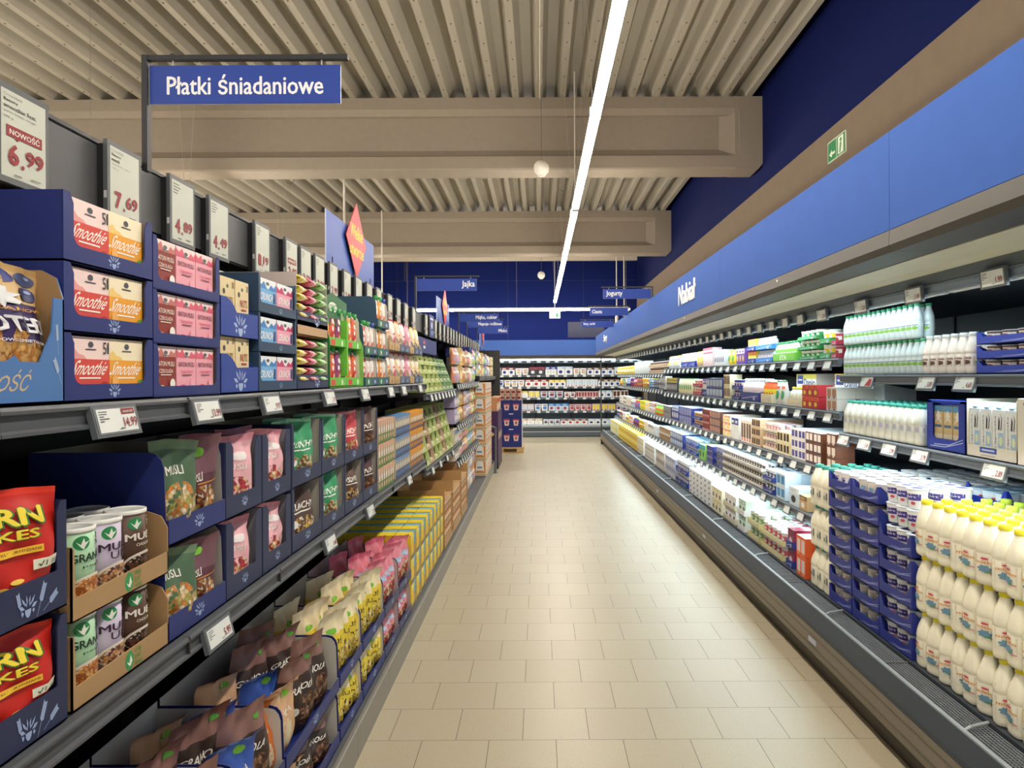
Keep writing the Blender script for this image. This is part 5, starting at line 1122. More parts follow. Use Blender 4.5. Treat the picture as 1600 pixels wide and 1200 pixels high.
art1 = [('rect', .02, .02, .98, .97, '#e9e4d2'), ('poly', [(.34, .97), (.34, .84), (.5, .76), (.68, .90), (.68, .97)], OR), ('text', 'mleko', .51, .66, .30, .15, '#e8963c', {'bold': .03}), ('ell', .5, .83, .06, .05, '#d8485a'), ('ell', .5, .34, .10, .17, '#6f97b0', 0, .2), ('ell', .55, .22, .04, .05, '#5c9a5a'), ('rect', .58, .16, .66, .2, '#d87088'),
        ('rect', .08, .5, .24, .52, '#8a8a80'), ('rect', .08, .56, .22, .58, '#8a8a80'), ('rect', .10, .1, .12, .38, '#3a3a38'), ('rect', .14, .1, .145, .38, '#3a3a38'), ('rect', .16, .1, .18, .38, '#3a3a38'), ('rect', .2, .1, .21, .38, '#3a3a38'), ('rect', .72, .25, .92, .85, '#e8cf8c'), ('rect', .74, .6, .9, .62, '#fffbe8'), ('rect', .74, .45, .9, .47, '#fffbe8'), ('rect', .81, .27, .83, .83, '#fffbe8')]
mb_y = milk_bottle('y', .0425, .243, '#f0e232', art1)
mb_p = milk_bottle('yg', .0425, .243, '#cbe24a', art1)
for t in range(3):
    z = .346+t*.2445
    for c in range(18):
        for bk in ((0, 1) if t < 2 else range(5)):
            D = 3.13-c*.0875
            if t < 2 and bk: continue
            sp = mb_y if bk < 2 else mb_p
            put(sp, 'R', D, 1.665, z, 'white milk bottle with %s cap in the %s tier of the nearest chiller stack' % ('yellow' if bk < 2 else 'lime', TIER[3][t]), 'milk bottles with %s caps, %s tier' % ('yellow' if bk < 2 else 'lime', TIER[3][t]), back=bk*.0875, yaw=.55+((c*37+bk*17) % 7-3)*.25)
# ---- trays of cream cups, navy, stacked seven high
def cupt_mesh(w, d, h, lip, col='#27348c', peak=True):
    m = MB(); t = .003
    m.box(-w/2, w/2, 0, d, 0, .003, col)
    pk = [(-w/2, 0), (w/2, 0), (w/2, h), (w/2-.012, h), (w/2-.04, lip), (-w/2+.04, lip), (-w/2+.012, h), (-w/2, h)]
    m.prism(pk, 'y', 0, t, col); m.prism(pk, 'y', d-t, d, col)
    sd = [(t, 0), (d-t, 0), (d-t, h), (d-.015, h), (d-.05, lip*1.1), (.05, lip*1.1), (.015, h), (t, h)]
    for sx in (-1, 1): m.prism(sd, 'x', sx*w/2-(t if sx > 0 else 0), sx*w/2+(t if sx < 0 else 0), col)
    wv = '#8f9bd0'
    for S_ in (planar(-w/2, w/2, 0, lip), side_planar(-w/2, d, 0, 0, lip, -1), side_planar(w/2, 0, d, 0, lip, 1)):
        m.decals(S_, [('poly', [(.3, .12), (.6, .2), (.98, .62), (.98, .70), (.6, .28), (.3, .16)], wv), ('poly', [(.4, .3), (.7, .36), (.98, .82), (.98, .88), (.68, .42), (.4, .34)], wv)])
    return m.mesh('display_tray')
def cupt(*a, **k): return spec('display_tray', 'display tray', mesh=cupt_mesh(*a, **k))
cupA = spec('cream_cup', 'cup', mesh=cup_mesh('cream_cup', .041, .075, '#ece6da', '#e6ecf2', [('rect', .2, .25, .8, .75, '#f4f4f6'), ('ell', .5, .42, .16, .16, '#4a3a8c'), ('rect', .3, .62, .7, .7, '#7a5aa0')]))
cupB = spec('cream_cup', 'cup', mesh=cup_mesh('cream_cup', .041, .075, '#ded6ca', '#e6ecf2', [('rect', .25, .2, .55, .8, '#efe8dc'), ('ell', .65, .4, .13, .2, '#8ab4c8'), ('rect', .3, .6, .5, .66, '#8c6a5a')]))
cupC = spec('yoghurt_cup', 'cup', mesh=cup_mesh('yoghurt_cup', .046, .095, '#f0f2f4', '#e2eef6', [('rect', .05, .45, .95, .85, '#4a3f94'), ('text', 'jogurt', .5, .65, .6, .16, '#f4f4f8', {'bold': .02}), ('ell', .3, .28, .1, .12, '#7ab05c'), ('ell', .7, .28, .08, .1, '#c8566c')]))
cupD = spec('yoghurt_cup', 'cup', mesh=cup_mesh('yoghurt_cup', .052, .09, '#eef3f8', '#d6ecf8', [('rect', .55, .2, .85, .8, '#8ec4e6'), ('rect', .18, .45, .5, .55, '#c87a8a'), ('rect', .18, .3, .45, .34, '#8a90a8'), ('ell', .3, .7, .07, .07, '#d04a5a')]))
tA = cupt(.29, .40, .088, .052); tB = cupt(.295, .40, .088, .05); tC = cupt(.30, .40, .10, .05)
tn7 = ['lowest', 'second', 'third', 'fourth', 'fifth', 'sixth', 'topmost']
for D, tr, cp, nm, ncup in ((3.945, tA, cupA, 'purple-printed cream cups', 3), (3.64, tB, cupB, 'pale cream cups', 3)):
    for t in range(7):
        z = .346+t*.107
        put(tr, 'R', D, 1.665, z, '%s navy tray of %s in the tall chiller stack' % (tn7[t], nm))
        if t == 6: put(tr, 'R', D, 2.07, z, 'rear top navy tray of %s in the tall stack' % nm)
        for j in range(ncup):
            for bk in (range(8) if t == 6 else (0,)):
                put(cp, 'R', D-.09+.09*j, 1.67+(.02 if bk > 3 else 0), z+.004+(0 if t < 6 else .02), '%s cup in the %s navy tray' % ('purple-printed cream' if cp is cupA else 'pale cream', tn7[t]), '%s cups, %s tray' % ('purple-printed' if cp is cupA else 'pale', tn7[t]), back=.012+bk*.09, yaw=.1*(j-1))
for t in range(5):
    z = .346+t*.115
    put(tC, 'R', 3.335, 1.665, z, '%s navy tray of yoghurts beside the milk bottles' % tn7[t])
    for j in range(3): put(cupC, 'R', 3.335-.094+.094*j, 1.667, z+.004, 'purple-banded yoghurt cup in the %s tray beside the milk' % tn7[t], 'purple-banded yoghurts, %s tray beside the milk' % tn7[t], back=.012)
for t in range(2):
    for j in range(3):
        for bk in range(3): put(cupC, 'R', 3.335-.094+.094*j, 1.667, .346+.575+t*.097, 'purple-banded yoghurt cup standing loose on the tray stack, %s row' % TIER[2][t], 'loose purple-banded yoghurts, %s row' % TIER[2][t], back=.012+.1*bk)
# trays of pale cups seen beyond the milk bottles, their long sides turned to the camera
for i, (xx, dd) in enumerate(((2.40, 3.0),)):
    w_ = .36
    sp = spec('display_tray', 'display tray', mesh=cupt_mesh(w_-.006, .30, .115, .055, '#2238a8'))
    for t in range(7):
        if t < 5: continue
        put(sp, 'B', xx-.12, 3.20, .346+t*.1065, 'bright blue yoghurt tray, %s layer, behind the milk bottles by the chiller back' % tn7[t])
    for a in range(4):
        for b in range(3):
            put(cupD, 'B', xx-.12-.13+a*.0865 if True else 0, 3.21+b*.095, .346+6*.1065+.005, 'pale blue-lidded yoghurt cup in the top bright blue tray behind the milk', 'pale yoghurts, top bright blue tray')
m = MB(); m.box(-.2, .2, 0, .29, 0, .525, '#2a3590'); put(spec('carton', 'carton', mesh=m.mesh('carton')), 'B', 2.29, 3.205, .346, 'plain navy carton base under the bright blue yoghurt trays')
for i, (xx) in enumerate((2.285,)):
    sp = spec('display_tray', 'display tray', mesh=cupt_mesh(.30, .66, .115, .055, '#2238a8'))
    put(sp, 'B', xx, 2.40, 1.02, 'bright blue yoghurt tray deep behind the nearest milk bottles')
    for a in range(3):
        for b in range(6): put(cupD, 'B', xx-.095+a*.095, 2.41+b*.105, 1.026, 'pale yoghurt cup in the tray deep behind the nearest milk bottles', 'pale yoghurts behind the nearest milk')
m = MB(); m.box(-.215, .215, 0, .66, 0, .67, '#2a3590'); put(spec('carton', 'carton', mesh=m.mesh('carton')), 'B', 2.35, 2.40, .346, 'navy carton stack deep behind the milk bottles')
# ---- big milk bottles column, three tiers
big = milk_bottle('big', .048, .245, '#3c9a8c', [('rect', 0, .1, 1, .9, '#dfdcd0'), ('rect', .3, .3, .36, .7, '#6a6a66'), ('rect', .42, .3, .5, .6, '#8a9a7a'), ('rect', .55, .3, .6, .8, '#6a6a66')], sq=4)
for t in range(3):
    for c in range(3):
        for bk in ((0, 1, 2, 3) if t == 2 else (0,)):
            put(big, 'R', 4.15+c*.099, 1.668, .346+t*.2465, 'white milk bottle with green cap in the %s tier beside the navy trays' % TIER[3][t], 'green-capped milk bottles beside the navy trays, %s tier' % TIER[3][t], back=bk*.099)
# ---- shelves of the near section
kef = milk_bottle('kef', .0275, .178, '#4aa878', [('rect', 0, .05, 1, .85, '#dfe9ea'), ('ell', .5, .35, .12, .2, '#8cc05c', 0, .2), ('rect', .4, .6, .62, .7, '#7a90a8')], body='#cfdfe2g', sq=None)
kspec = kef
for t in range(2):
    for c in range(16 if t == 0 else 15):
        for bk in (0, 1): put(kspec, 'R', 4.41-c*.0575-(0 if t == 0 else .0), 1.895, 1.632+t*.181, 'small white kefir bottle with green cap, %s tier on the top near shelf' % TIER[2][t], 'kefir bottles, %s tier' % TIER[2][t], back=bk*.0575, yaw=.5)
m = MB()
for i in range(2): m.box(-.43, .43, -.004, .12, .002+.181*i, .150+.181*i, 'film')
drk = milk_bottle('drk', .033, .185, '#dfe6e8', [('rect', 0, 0, 1, .8, '#c9b8ac'), ('ell', .5, .3, .12, .2, '#5a3c30'), ('rect', .35, .6, .65, .7, '#7a4a3a'), ('ell', .75, .3, .06, .12, '#a8c46a')], body='#ece4dcg', sq=None)
for c in range(6):
    for bk in (0, 1): put(drk, 'R', 3.50-c*.070, 1.895, 1.632, 'clear drink bottle with brown label on the top near shelf', 'brown-labelled drink bottles', back=bk*.07)
pud = spec('dessert_cup', 'cup', mesh=cup_mesh('dessert_cup', .04, .052, '#6a5248', '#e2ecf4', [('rect', .1, .3, .9, .9, '#e9e2da'), ('ell', .5, .5, .2, .3, '#8a5a48')]))
tP = cupt(.42, .38, .055, .034, '#1f3fae')
for i, D in enumerate((2.86, 2.43)):
    for t in range(3):
        put(tP, 'R', D, 1.892, 1.632+t*.062, 'blue tray of brown dessert cups, %s of its stack, %s' % (TIER[3][t], ['left stack', 'right stack'][i]))
        for j in range(4):
            for bk in ((0,) if t < 2 else (0, 1)): put(pud, 'R', D-.15+.1*j, 1.897, 1.636+t*.062, 'brown dessert cup in the %s blue tray, %s' % (TIER[3][t], ['left stack', 'right stack'][i]), 'dessert cups %s %s' % (TIER[3][t], ['left stack', 'right stack'][i]), back=.008+bk*.09)
mlk = milk_bottle('mlk', .037, .20, '#3f9f8e', [('rect', 0, .5, 1, .98, '#cfcbd6'), ('rect', .3, .55, .42, .9, '#7fae6a'), ('rect', .5, .6, .7, .9, '#9a96aa'), ('rect', .1, .6, .2, .85, '#6a6a70')], body='#f0f1e2g', sq=5)
for c in range(12):
    for bk in range(5): put(mlk, 'R', 4.40-c*.0755, 1.895, 1.272, 'square white milk bottle with teal cap on the second near shelf', 'teal-capped milk bottles on the near shelf', back=bk*.0755)
# blue window carton with tan milk packs
m = MB(); w, d, h = .31, .4, .235
m.prism(rounded_u(w, h, .055, .05, .022), 'y', 0, .003, '#1f3ca8'); m.box(-w/2, w/2, 0, d, 0, .003, '#1f3ca8'); m.box(-w/2, w/2, d-.003, d, 0, h, '#1f3ca8')
for sx in (-1, 1): m.box(sx*w/2-(.003 if sx > 0 else 0), sx*w/2+(.003 if sx < 0 else 0), 0, d, 0, h, '#1f3ca8')
m.box(-w/2, w/2, 0, .05, h-.012, h, '#1f3ca8')
m.decals(planar(-w/2, w/2, 0, h), [('poly', [(.1, .06), (.5, .07), (.95, .2), (.95, .215), (.5, .085), (.1, .075)], '#c9d6f4'), ('poly', [(.2, .1), (.6, .12), (.95, .26), (.95, .275), (.6, .135), (.2, .115)], '#c9d6f4')])
put(spec('window_carton', 'carton', mesh=m.mesh('window_carton')), 'R', 3.315, 1.895, 1.272, 'blue carton with rounded window on the second near shelf')
tanp = box_spec('tan', .07, .07, .205, '#d9c08c', [('rect', 0, .86, 1, 1, '#5a9ac8'), ('poly', [(.5, .9), (.2, .75), (.35, .72), (.1, .6), (.5, .68), (.9, .6), (.65, .72), (.8, .75)], '#f4efe2'), ('rect', .1, .5, .9, .56, '#4a6a9a'), ('rect', 0, .1, 1, .35, '#efe6d2'), ('poly', [(.3, 0), (.7, 0), (.5, .2)], '#6a9a3c')], name='milk_pack', cat='milk pack')
for j in range(3): put(tanp, 'R', 3.315-.078+.078*j, 1.895, 1.276, 'tan milk pack inside the blue window carton', 'tan milk packs in the blue carton', back=.012)
def gable(key, txt):
    w, d, h = .074, .074, .2; m = MB()
    m.box(-w/2, w/2, 0, d, 0, h, '#f1f5f8'); m.prism([(0, h), (d, h), (d, h+.02), (d*.6, h+.035), (0, h+.004)], 'x', -w/2, w/2, '#dfeffa')
    m.decals(planar(-w/2, w/2, 0, h), [('text', txt, .25, .5, .15, .8, '#2a3058', {'bold': .01, 'rot': 1}), ('rect', .5, .2, .95, .55, '#a8cdee'), ('ell', .72, .38, .14, .1, '#e8f0c8'), ('rect', .5, .12, .98, .18, '#6a9a4a'), ('poly', [(.5, .62), (.62, .60), (.66, .8), (.56, .9)], '#1e2230'), ('poly', [(.72, .62), (.78, .60), (.86, .84), (.7, .96), (.8, .84)], '#1e2230')])
    c = MB(); c.prism([(.004, h+.006), (.05, h+.028), (.046, h+.036), (.0, h+.014)], 'x', -.016, .016, '#9cc8ea')
    return spec('milk_carton', 'milk carton', [('carton', m.mesh('carton')), ('cap', c.mesh('cap'))])
gb = gable('g', 'Mrągowska')
m = MB(); w = .33; m.box(-w/2, w/2, 0, .38, 0, .003, '#d9cfb8'); m.box(-w/2, w/2, 0, .003, 0, .052, '#dcd8ce'); m.box(-w/2, w/2, .377, .38, 0, .25, '#d9cfb8'); m.box(-w/2, -w/2+.003, 0, .38, 0, .25, '#d9cfb8'); m.box(w/2-.003, w/2, 0, .38, 0, .25, '#d9cfb8')
m.decals(planar(-w/2, w/2, 0, .052), [('rect', .28, .45, .62, .9, '#2c4ea8'), ('rect', .32, .6, .58, .75, '#b9c8ea'), ('rect', .3, .2, .6, .26, '#8a8a84')])
put(spec('display_tray', 'display tray', mesh=m.mesh('display_tray')), 'R', 2.98, 1.893, 1.272, 'cream carton tray of white milk cartons on the second near shelf')
for j in range(4): put(gb, 'R', 2.98+.122-.08*j, 1.893, 1.276, 'white milk carton reading Mrągowska in the cream tray', 'white milk cartons in the cream tray', back=.008, tilt=(0, 0))
m = MB(); w = .22; m.box(-w/2, w/2, 0, .38, 0, .26, '#ece8e0'); m.decals(planar(-w/2, w/2, 0, .26), [('text', 'Mrągowska', .24, .5, .14, .7, '#2a3058', {'bold': .01, 'rot': 1}), ('ell', .25, .92, .1, .04, '#4a5a7a'), ('rect', .45, .62, 1, .82, '#1f3ca8'), ('rect', .5, .3, .9, .6, '#8a6a54'), ('rect', .4, 0, 1, .25, '#1f3ca8')])
put(spec('milk_case', 'carton', mesh=m.mesh('milk_case')), 'R', 2.70, 1.893, 1.272, 'white and blue case reading Mrągowska at the right picture edge')
# ---- general blocks
def mk(kind, a, b, c, w, h):
    """a body, b accent, c cap/lid"""
    art = [('rect', .05, .25, .95, .75, b), ('ell', .5, .5, .26, .18, c), ('rect', .2, .82, .8, .88, b)]
    if kind == 'cup': return spec('dairy_cup', 'cup', mesh=cup_mesh('dairy_cup', w/2*.96, h, a, c, [('rect', .1, .25, .9, .8, b), ('ell', .5, .5, .2, .2, a)], seg=12))
    if kind == 'bottle':
        m = MB(); r = w/2*.96
        m.lathe([(r*.9, 0), (r, .006), (r, h*.6), (r*.8, h*.74), (r*.42, h*.84), (r*.42, h*.88), (r*.5, h*.885), (r*.5, h*.98), (.0001, h)], 0, r, 12, mats=[a, b, a, a, a, c, c, c])
        m.decals(cyl(r, r, h*.1, h*.55), [('ell', .5, .5, .3, .3, a)]); return spec('drink_bottle', 'bottle', mesh=m.mesh('drink_bottle'))
    if kind == 'bag': return spec('dairy_pouch', 'pouch', mesh=bag_mesh('dairy_pouch', w*.96, .05, h, a, [('ell', .5, .4, .33, .2, b), ('rect', .2, .66, .8, .78, c)], 9, .06, b, amp=.4))
    if kind == 'box': return box_spec('', w*.96, .1, h, a, [('rect', 0, .68, 1, 1, b), ('ell', .45, .36, .25, .2, c), ('rect', .1, .76, .7, .88, a)], name='dairy_box', top=a)
    if kind == 'slots':   # shelf-ready box with dark openings
        return box_spec('', w*.96, .12, h, a, [('rect', .08, .2, .44, .85, b), ('rect', .56, .2, .92, .85, b), ('ell', .26, .12, .1, .07, c), ('ell', .74, .12, .1, .07, c)], name='dairy_box', top='#e6f0f4')
    if kind == 'tray':    # flat-lidded cup pack tray
        m = MB(); m.box(-w*.48, w*.48, 0, .2, 0, h*.55, a, {'top': '#dfeaf0'})
        for i in range(2):
            for j in range(2): m.lathe([(w*.17, h*.3), (w*.2, h*.9), (w*.22, h*.93), (w*.22, h*.97), (.0001, h*.98)], -w*.24+i*w*.48, .05+j*.1, 10, mats=[b, c, c, '#e6f2f8'])
        m.decals(planar(-w*.48, w*.48, 0, h*.55), [('rect', .3, .3, .7, .7, b)]); return spec('cup_multipack', 'multipack', mesh=m.mesh('cup_multipack'))
LVN = {0: 'top chiller shelf', 1: 'second chiller shelf', 2: 'third chiller shelf', 3: 'fourth chiller shelf', 4: 'chiller deck'}
seen_desc = {}
def run(lv, Da, Db, kind, a, b, c, w, h, tiers=1, rows=1, desc=None, trayc=None, near='', depth=None):
    """block of identical products between Da (far) and Db (near) on chiller level lv"""
    D0, D1 = min(Da, Db), max(Da, Db); mid = (D0+D1)/2
    if lv == 4: z0, xf = .346, 1.668
    else:
        z0, xf = chiller_levels(mid)[lv]; z0 += .002; xf += .012
    sp = dict(mk(kind, a, b, c, w, h)); n = max(1, int((D1-D0)/w+.3)); dd = depth or {'cup': w, 'bottle': w, 'box': .102, 'bag': .07, 'slots': .122, 'tray': .202}[kind]
    base = desc or '%s %s with %s print' % (CN.get(a, 'white'), {'cup': 'dairy cup', 'bottle': 'small drink bottle', 'box': 'dairy box', 'bag': 'pouch', 'slots': 'window box', 'tray': 'cup multipack'}[kind], CN.get(b, 'coloured'))
    KN = {'butter box': 'butter', 'curd box': 'curd', 'cheese pack': 'cheese', 'cheese box': 'cheese', 'dessert multipack': 'dessert', 'dessert tray': 'dessert_multipack', 'window box': 'windowed_pack', 'carton': 'dairy_carton', 'tub': 'dairy_tub', 'yoghurt cup': 'yoghurt_cup', 'yoghurt pack': 'yoghurt_pack', 'window tray': 'windowed_pack', 'cream box': 'cream_box'}
    for kk, vv in KN.items():
        if kk in base: sp['name'] = vv; sp['cat'] = vv.split('_')[-1] if vv not in ('butter', 'curd', 'cheese', 'dessert') else vv; break
    sl = LVN[lv]+(' far along' if mid > 10.7 else (' midway' if mid > 7 else ' nearer'))
    key = base+sl; q = seen_desc.get(key, 0); seen_desc[key] = q+1
    if q: sl += ', ' + ['after the first such block', 'third such block', 'fourth such block', 'fifth such block', 'sixth such block'][min(q-1, 4)]
    for i in range(n):
        D = D0+(i+.5)*w
        for t in range(tiers):
            for bk in (range(rows) if t == tiers-1 else (0,)):
                nm = '%s, %s%s' % (base, sl, '' if tiers == 1 else ', %s layer' % TIER.get(tiers, TIER[3])[min(t, 2)])
                put(sp, 'R', D, xf+(.014 if trayc else 0), z0+(h+(.008 if trayc else .002))*t+(.004 if trayc else 0), nm, nm, back=bk*dd, yaw=0)
    if trayc:
        k = max(1, round((D1-D0)/.4)); ww = n*w/k
        for t in range(tiers):
            m = MB(); dp = max(.14, min(.5, rows*dd+.02)); m.box(-ww/2+.002, ww/2-.002, 0, .003, 0, h*.4, trayc, {'back': GRY}); m.box(-ww/2+.002, ww/2-.002, 0, dp, 0, .003, trayc)
            for s_ in (-1, 1): m.prism([(0, 0), (dp, 0), (dp, h*.55), (0, h*.4)], 'x', s_*(ww/2-.003)-.0015, s_*(ww/2-.003)+.0015, trayc)
            if trayc == '#7cc84a' and lv == 0: m.decals(planar(-ww/2, ww/2, 0, h*.4), [('text', 'ETA', .5, .5, .3, .6, '#eef6e4', {'bold': .03})])
            else: m.decals(planar(-ww/2, ww/2, 0, h*.4), [('poly', [(.1, .2), (.9, .6), (.9, .68), (.1, .28)], '#c9d0ea'), ('rect', .7, .15, .8, .5, '#c9d0ea')])
            tsp = spec('display_tray', 'display tray', mesh=m.mesh('display_tray'))
            for j in range(k):
                nm = '%s tray holding the %s, %s%s' % (CN.get(trayc, 'navy'), base, sl, '' if tiers == 1 else ', %s' % TIER.get(tiers, TIER[3])[min(t, 2)])
                put(tsp, 'R', D0+(j+.5)*ww, xf, z0+(h+.008)*t, nm, nm if k > 1 else None)
CN.update({'#1f3fae': 'blue', '#2b3c8e': 'navy', '#3aa05a': 'green', '#7cc84a': 'bright green', '#b83a52': 'crimson', '#e9622c': 'orange', '#6a3c28': 'brown', '#f2e8c0': 'cream', '#dfe8ee': 'pale', '#e8dcc0': 'cream', '#3a86d8': 'bright blue', '#7a4aa8': 'violet', '#8e2c3c': 'maroon', '#23264a': 'dark navy', '#d8b890': 'tan', '#e4c8c8': 'rosy', '#3c444c': 'dark grey', '#e6e7e4': 'white', '#f6f6f4': 'white', '#c9dff0': 'ice blue', '#d6deb0': 'pale green', '#f2da3c': 'yellow'})
P = lambda lv, p: px(p, {0: 1.9, 1: 1.9, 2: 1.87, 3: 1.82, 4: 1.67}[lv])
W_ = '#e6e7e4'
def R2(lv, p0, p1, *a, **k): run(lv, P(lv, p1)+.003, P(lv, p0)-.003, *a, **k)
# level 0 (top)
R2(0, 1300, 1309, 'cup', '#b83a52', W_, W_, .08, .075, 2, 2, 'crimson-banded yoghurt cup', '#b83a52')
R2(0, 1280, 1299, 'cup', W_, '#f2da3c', '#e8eef0', .085, .09, 2, 2, 'white yoghurt cup with yellow band', '#3aa05a')
R2(0, 1244, 1279, 'cup', W_, '#3aa05a', '#f0ead8', .09, .062, 3, 2, 'white cup with green band', '#3aa05a')
R2(0, 1209, 1243, 'bottle', W_, '#7cc84a', '#3aa05a', .06, .15, 1, 2, 'white bottle with green cap', '#7cc84a')
R2(0, 1182, 1208, 'bottle', '#c9dff0', '#e4c8c8', W_, .055, .1, 2, 1, 'ice blue drink bottle', '#3a86d8')
R2(0, 1166, 1181, 'box', '#f2da3c', '#e9622c', W_, .08, .1, 2, 1, 'yellow and orange cheese box', '#2b3c8e')
R2(0, 1150, 1165, 'box', '#7a4aa8', W_, '#f2da3c', .09, .14, 1, 1, 'violet cheese snack box')
R2(0, 1134, 1149, 'bag', '#f2da3c', '#3aa05a', W_, .13, .15, 1, 1, 'yellow and green cheese snack pouch')
R2(0, 1116, 1133, 'box', W_, '#c9dff0', '#2b3c8e', .08, .16, 1, 1, 'white carton with ice blue top')
R2(0, 1100, 1115, 'box', '#e4c8c8', '#b83a52', W_, .09, .20, 1, 1, 'rosy carton with crimson top')
R2(0, 1088, 1099, 'bag', '#d8b890', '#f2da3c', W_, .11, .18, 1, 1, 'tan pouch with yellow print')
R2(0, 1064, 1087, 'box', W_, '#dfe8ee', '#f2da3c', .12, .17, 1, 1, 'white carton with pale top and yellow dot', '#1f3fae')
R2(0, 1045, 1063, 'bag', '#dfe8ee', '#f2da3c', '#2b3c8e', .12, .17, 1, 1, 'pale pouch with yellow print')
R2(0, 1014, 1044, 'tray', '#d8b890', '#6a3c28', W_, .16, .09, 2, 1, 'tan cup multipack')
R2(0, 992, 1013, 'box', W_, '#c9dff0', '#dfe8ee', .14, .22, 1, 1, 'tall white and ice blue carton')
R2(0, 964, 991, 'bag', '#f2da3c', W_, '#e9622c', .14, .17, 1, 1, 'yellow pouch with white print')
# level 1
m = MB(); m.box(-.45, .45, 0, .2, 0, .175, '#dfe3ea')
m.decals(planar(-.45, .45, .065, .175), [('rect', .05, .8, .6, .92, '#b8404c')]+[q for u in (.22, .42, .62, .82) for q in (('text', 'Riso', u, .42, .14, .5, '#1f2f5c', {'bold': .03}), ('ell', u-.1, .42, .012, .1, '#1f2f5c'))])
put(spec('dessert_carton', 'carton', mesh=m.mesh('dessert_carton')), 'R', 4.93, 2.18, 1.397, 'long pale carton reading Riso behind the teal-capped milk bottles')
for D_, q_ in ((4.72, 'nearer'), (5.45, 'farther')):
    m = MB(); m.box(-.20, .20, 0, .14, 0, .24, '#eef0ec', {'top': '#e6d84a'})
    m.decals(planar(-.20, .20, .07, .24), [('rect', 0, .78, 1, 1, '#e6d84a'), ('rect', .05, .55, .35, .95, '#1f3a98'), ('rect', .1, .7, .3, .76, '#e8ecf6'), ('text', 'Danio', .67, .62, .55, .34, '#1f3f78', {'bold': .04})])
    put(spec('dessert_carton', 'carton', mesh=m.mesh('dessert_carton')), 'R', D_, 2.05, 1.397, 'white and yellow carton reading Danio on the second chiller shelf, %s of two' % q_)
R2(1, 1282, 1310, 'slots', '#e6e0d8', '#b88a78', '#2b3c8e', .17, .075, 2, 2, 'grey dessert multipack with rosy windows')
R2(1, 1256, 1281, 'box', '#c8303c', '#e9622c', '#f2da3c', .1, .08, 2, 1, 'red and orange dessert box')
R2(1, 1229, 1255, 'bottle', W_, '#f2e8c0', '#f2da3c', .062, .14, 1, 3, 'white drink bottle with yellow cap', '#f2e8c0')
R2(1, 1208, 1228, 'bag', W_, '#3aa05a', '#e9622c', .12, .19, 1, 1, 'white pouch with green print')
R2(1, 1188, 1207, 'bottle', '#e9622c', '#f2da3c', W_, .07, .19, 1, 2, 'orange drink bottle', '#f2e8c0')
R2(1, 1158, 1187, 'bottle', W_, '#e4c8c8', '#dfe8ee', .08, .2, 1, 2, 'white bottle with rosy label', '#2b3c8e')
R2(1, 1143, 1157, 'cup', '#2b3c8e', '#e4c8c8', W_, .09, .09, 2, 1, 'navy cup with rosy label', '#2b3c8e')
R2(1, 1131, 1142, 'slots', '#f2e8c0', '#6a3c28', '#f2e8c0', .12, .12, 2, 1, 'cream window box')
R2(1, 1106, 1130, 'slots', '#2b3c8e', '#c9dff0', W_, .14, .1, 2, 1, 'navy window box')
R2(1, 1098, 1105, 'box', W_, '#7a4aa8', W_, .12, .19, 1, 1, 'white carton with violet top', '#2b3c8e')
R2(1, 1082, 1097, 'cup', W_, '#e9622c', '#dfe8ee', .09, .09, 2, 2, 'white cup with orange label', '#c8303c')
R2(1, 1060, 1081, 'bag', '#f2e8c0', '#3aa05a', W_, .12, .2, 1, 2, 'cream pouch with green print')
R2(1, 1042, 1059, 'box', '#3c444c', '#f2da3c', W_, .1, .2, 1, 1, 'dark box with yellow top')
R2(1, 1032, 1041, 'box', W_, '#dfe8ee', '#2b3c8e', .12, .2, 1, 1, 'white carton with navy dot')
# level 2
R2(2, 1286, 1308, 'slots', '#6a3c28', '#e6d8cc', W_, .15, .075, 3, 2, 'brown cow-patterned dessert tray')
R2(2, 1261, 1285, 'slots', '#6a3c28', '#f2ece4', '#2b3c8e', .14, .07, 3, 3, 'brown and white dessert tray with navy spots')
R2(2, 1236, 1260, 'slots', '#f0ece6', '#4a4a9a', W_, .14, .07, 3, 3, 'white dessert tray with blue spots')
R2(2, 1216, 1235, 'slots', '#e8dcb0', '#3a2c20', W_, .14, .085, 2, 3, 'cream tray with dark window')
R2(2, 1190, 1215, 'cup', W_, '#d88a90', '#e4c8c8', .07, .065, 3, 3, 'white cup with rosy band', '#e8dcc0')
R2(2, 1176, 1189, 'slots', '#d8b890', '#3a2a20', W_, .12, .075, 3, 3, 'tan window tray')
R2(2, 1156, 1175, 'slots', '#f2e8d8', '#6a5248', '#e0485a', .16, .2, 1, 3, 'tall cream box with two brown windows', None)
R2(2, 1143, 1155, 'box', W_, '#2b3c8e', '#dfe8ee', .12, .2, 1, 2, 'white and navy yoghurt box')
R2(2, 1127, 1142, 'box', '#f4ead4', '#e9884a', '#f2da3c', .14, .068, 3, 3, 'cream box with orange top')
R2(2, 1110, 1126, 'slots', '#5a3a34', '#b88a78', W_, .11, .075, 3, 2, 'dark brown dessert tray')
R2(2, 1097, 1109, 'slots', '#a8443c', '#3a2420', W_, .11, .075, 3, 2, 'rust dessert tray')
R2(2, 1082, 1096, 'cup', '#d8b890', '#6a3c28', W_, .09, .08, 2, 2, 'tan cup with brown band', '#2b3c8e')
R2(2, 1062, 1081, 'slots', '#2b3c8e', '#8a90c0', W_, .15, .1, 2, 2, 'navy tray with pale windows')
R2(2, 1050, 1061, 'box', '#2b3c8e', '#c9dff0', W_, .12, .19, 1, 1, 'navy and ice blue box')
R2(2, 1036, 1049, 'slots', '#3c444c', '#8a8a90', W_, .12, .08, 2, 2, 'dark grey tray')
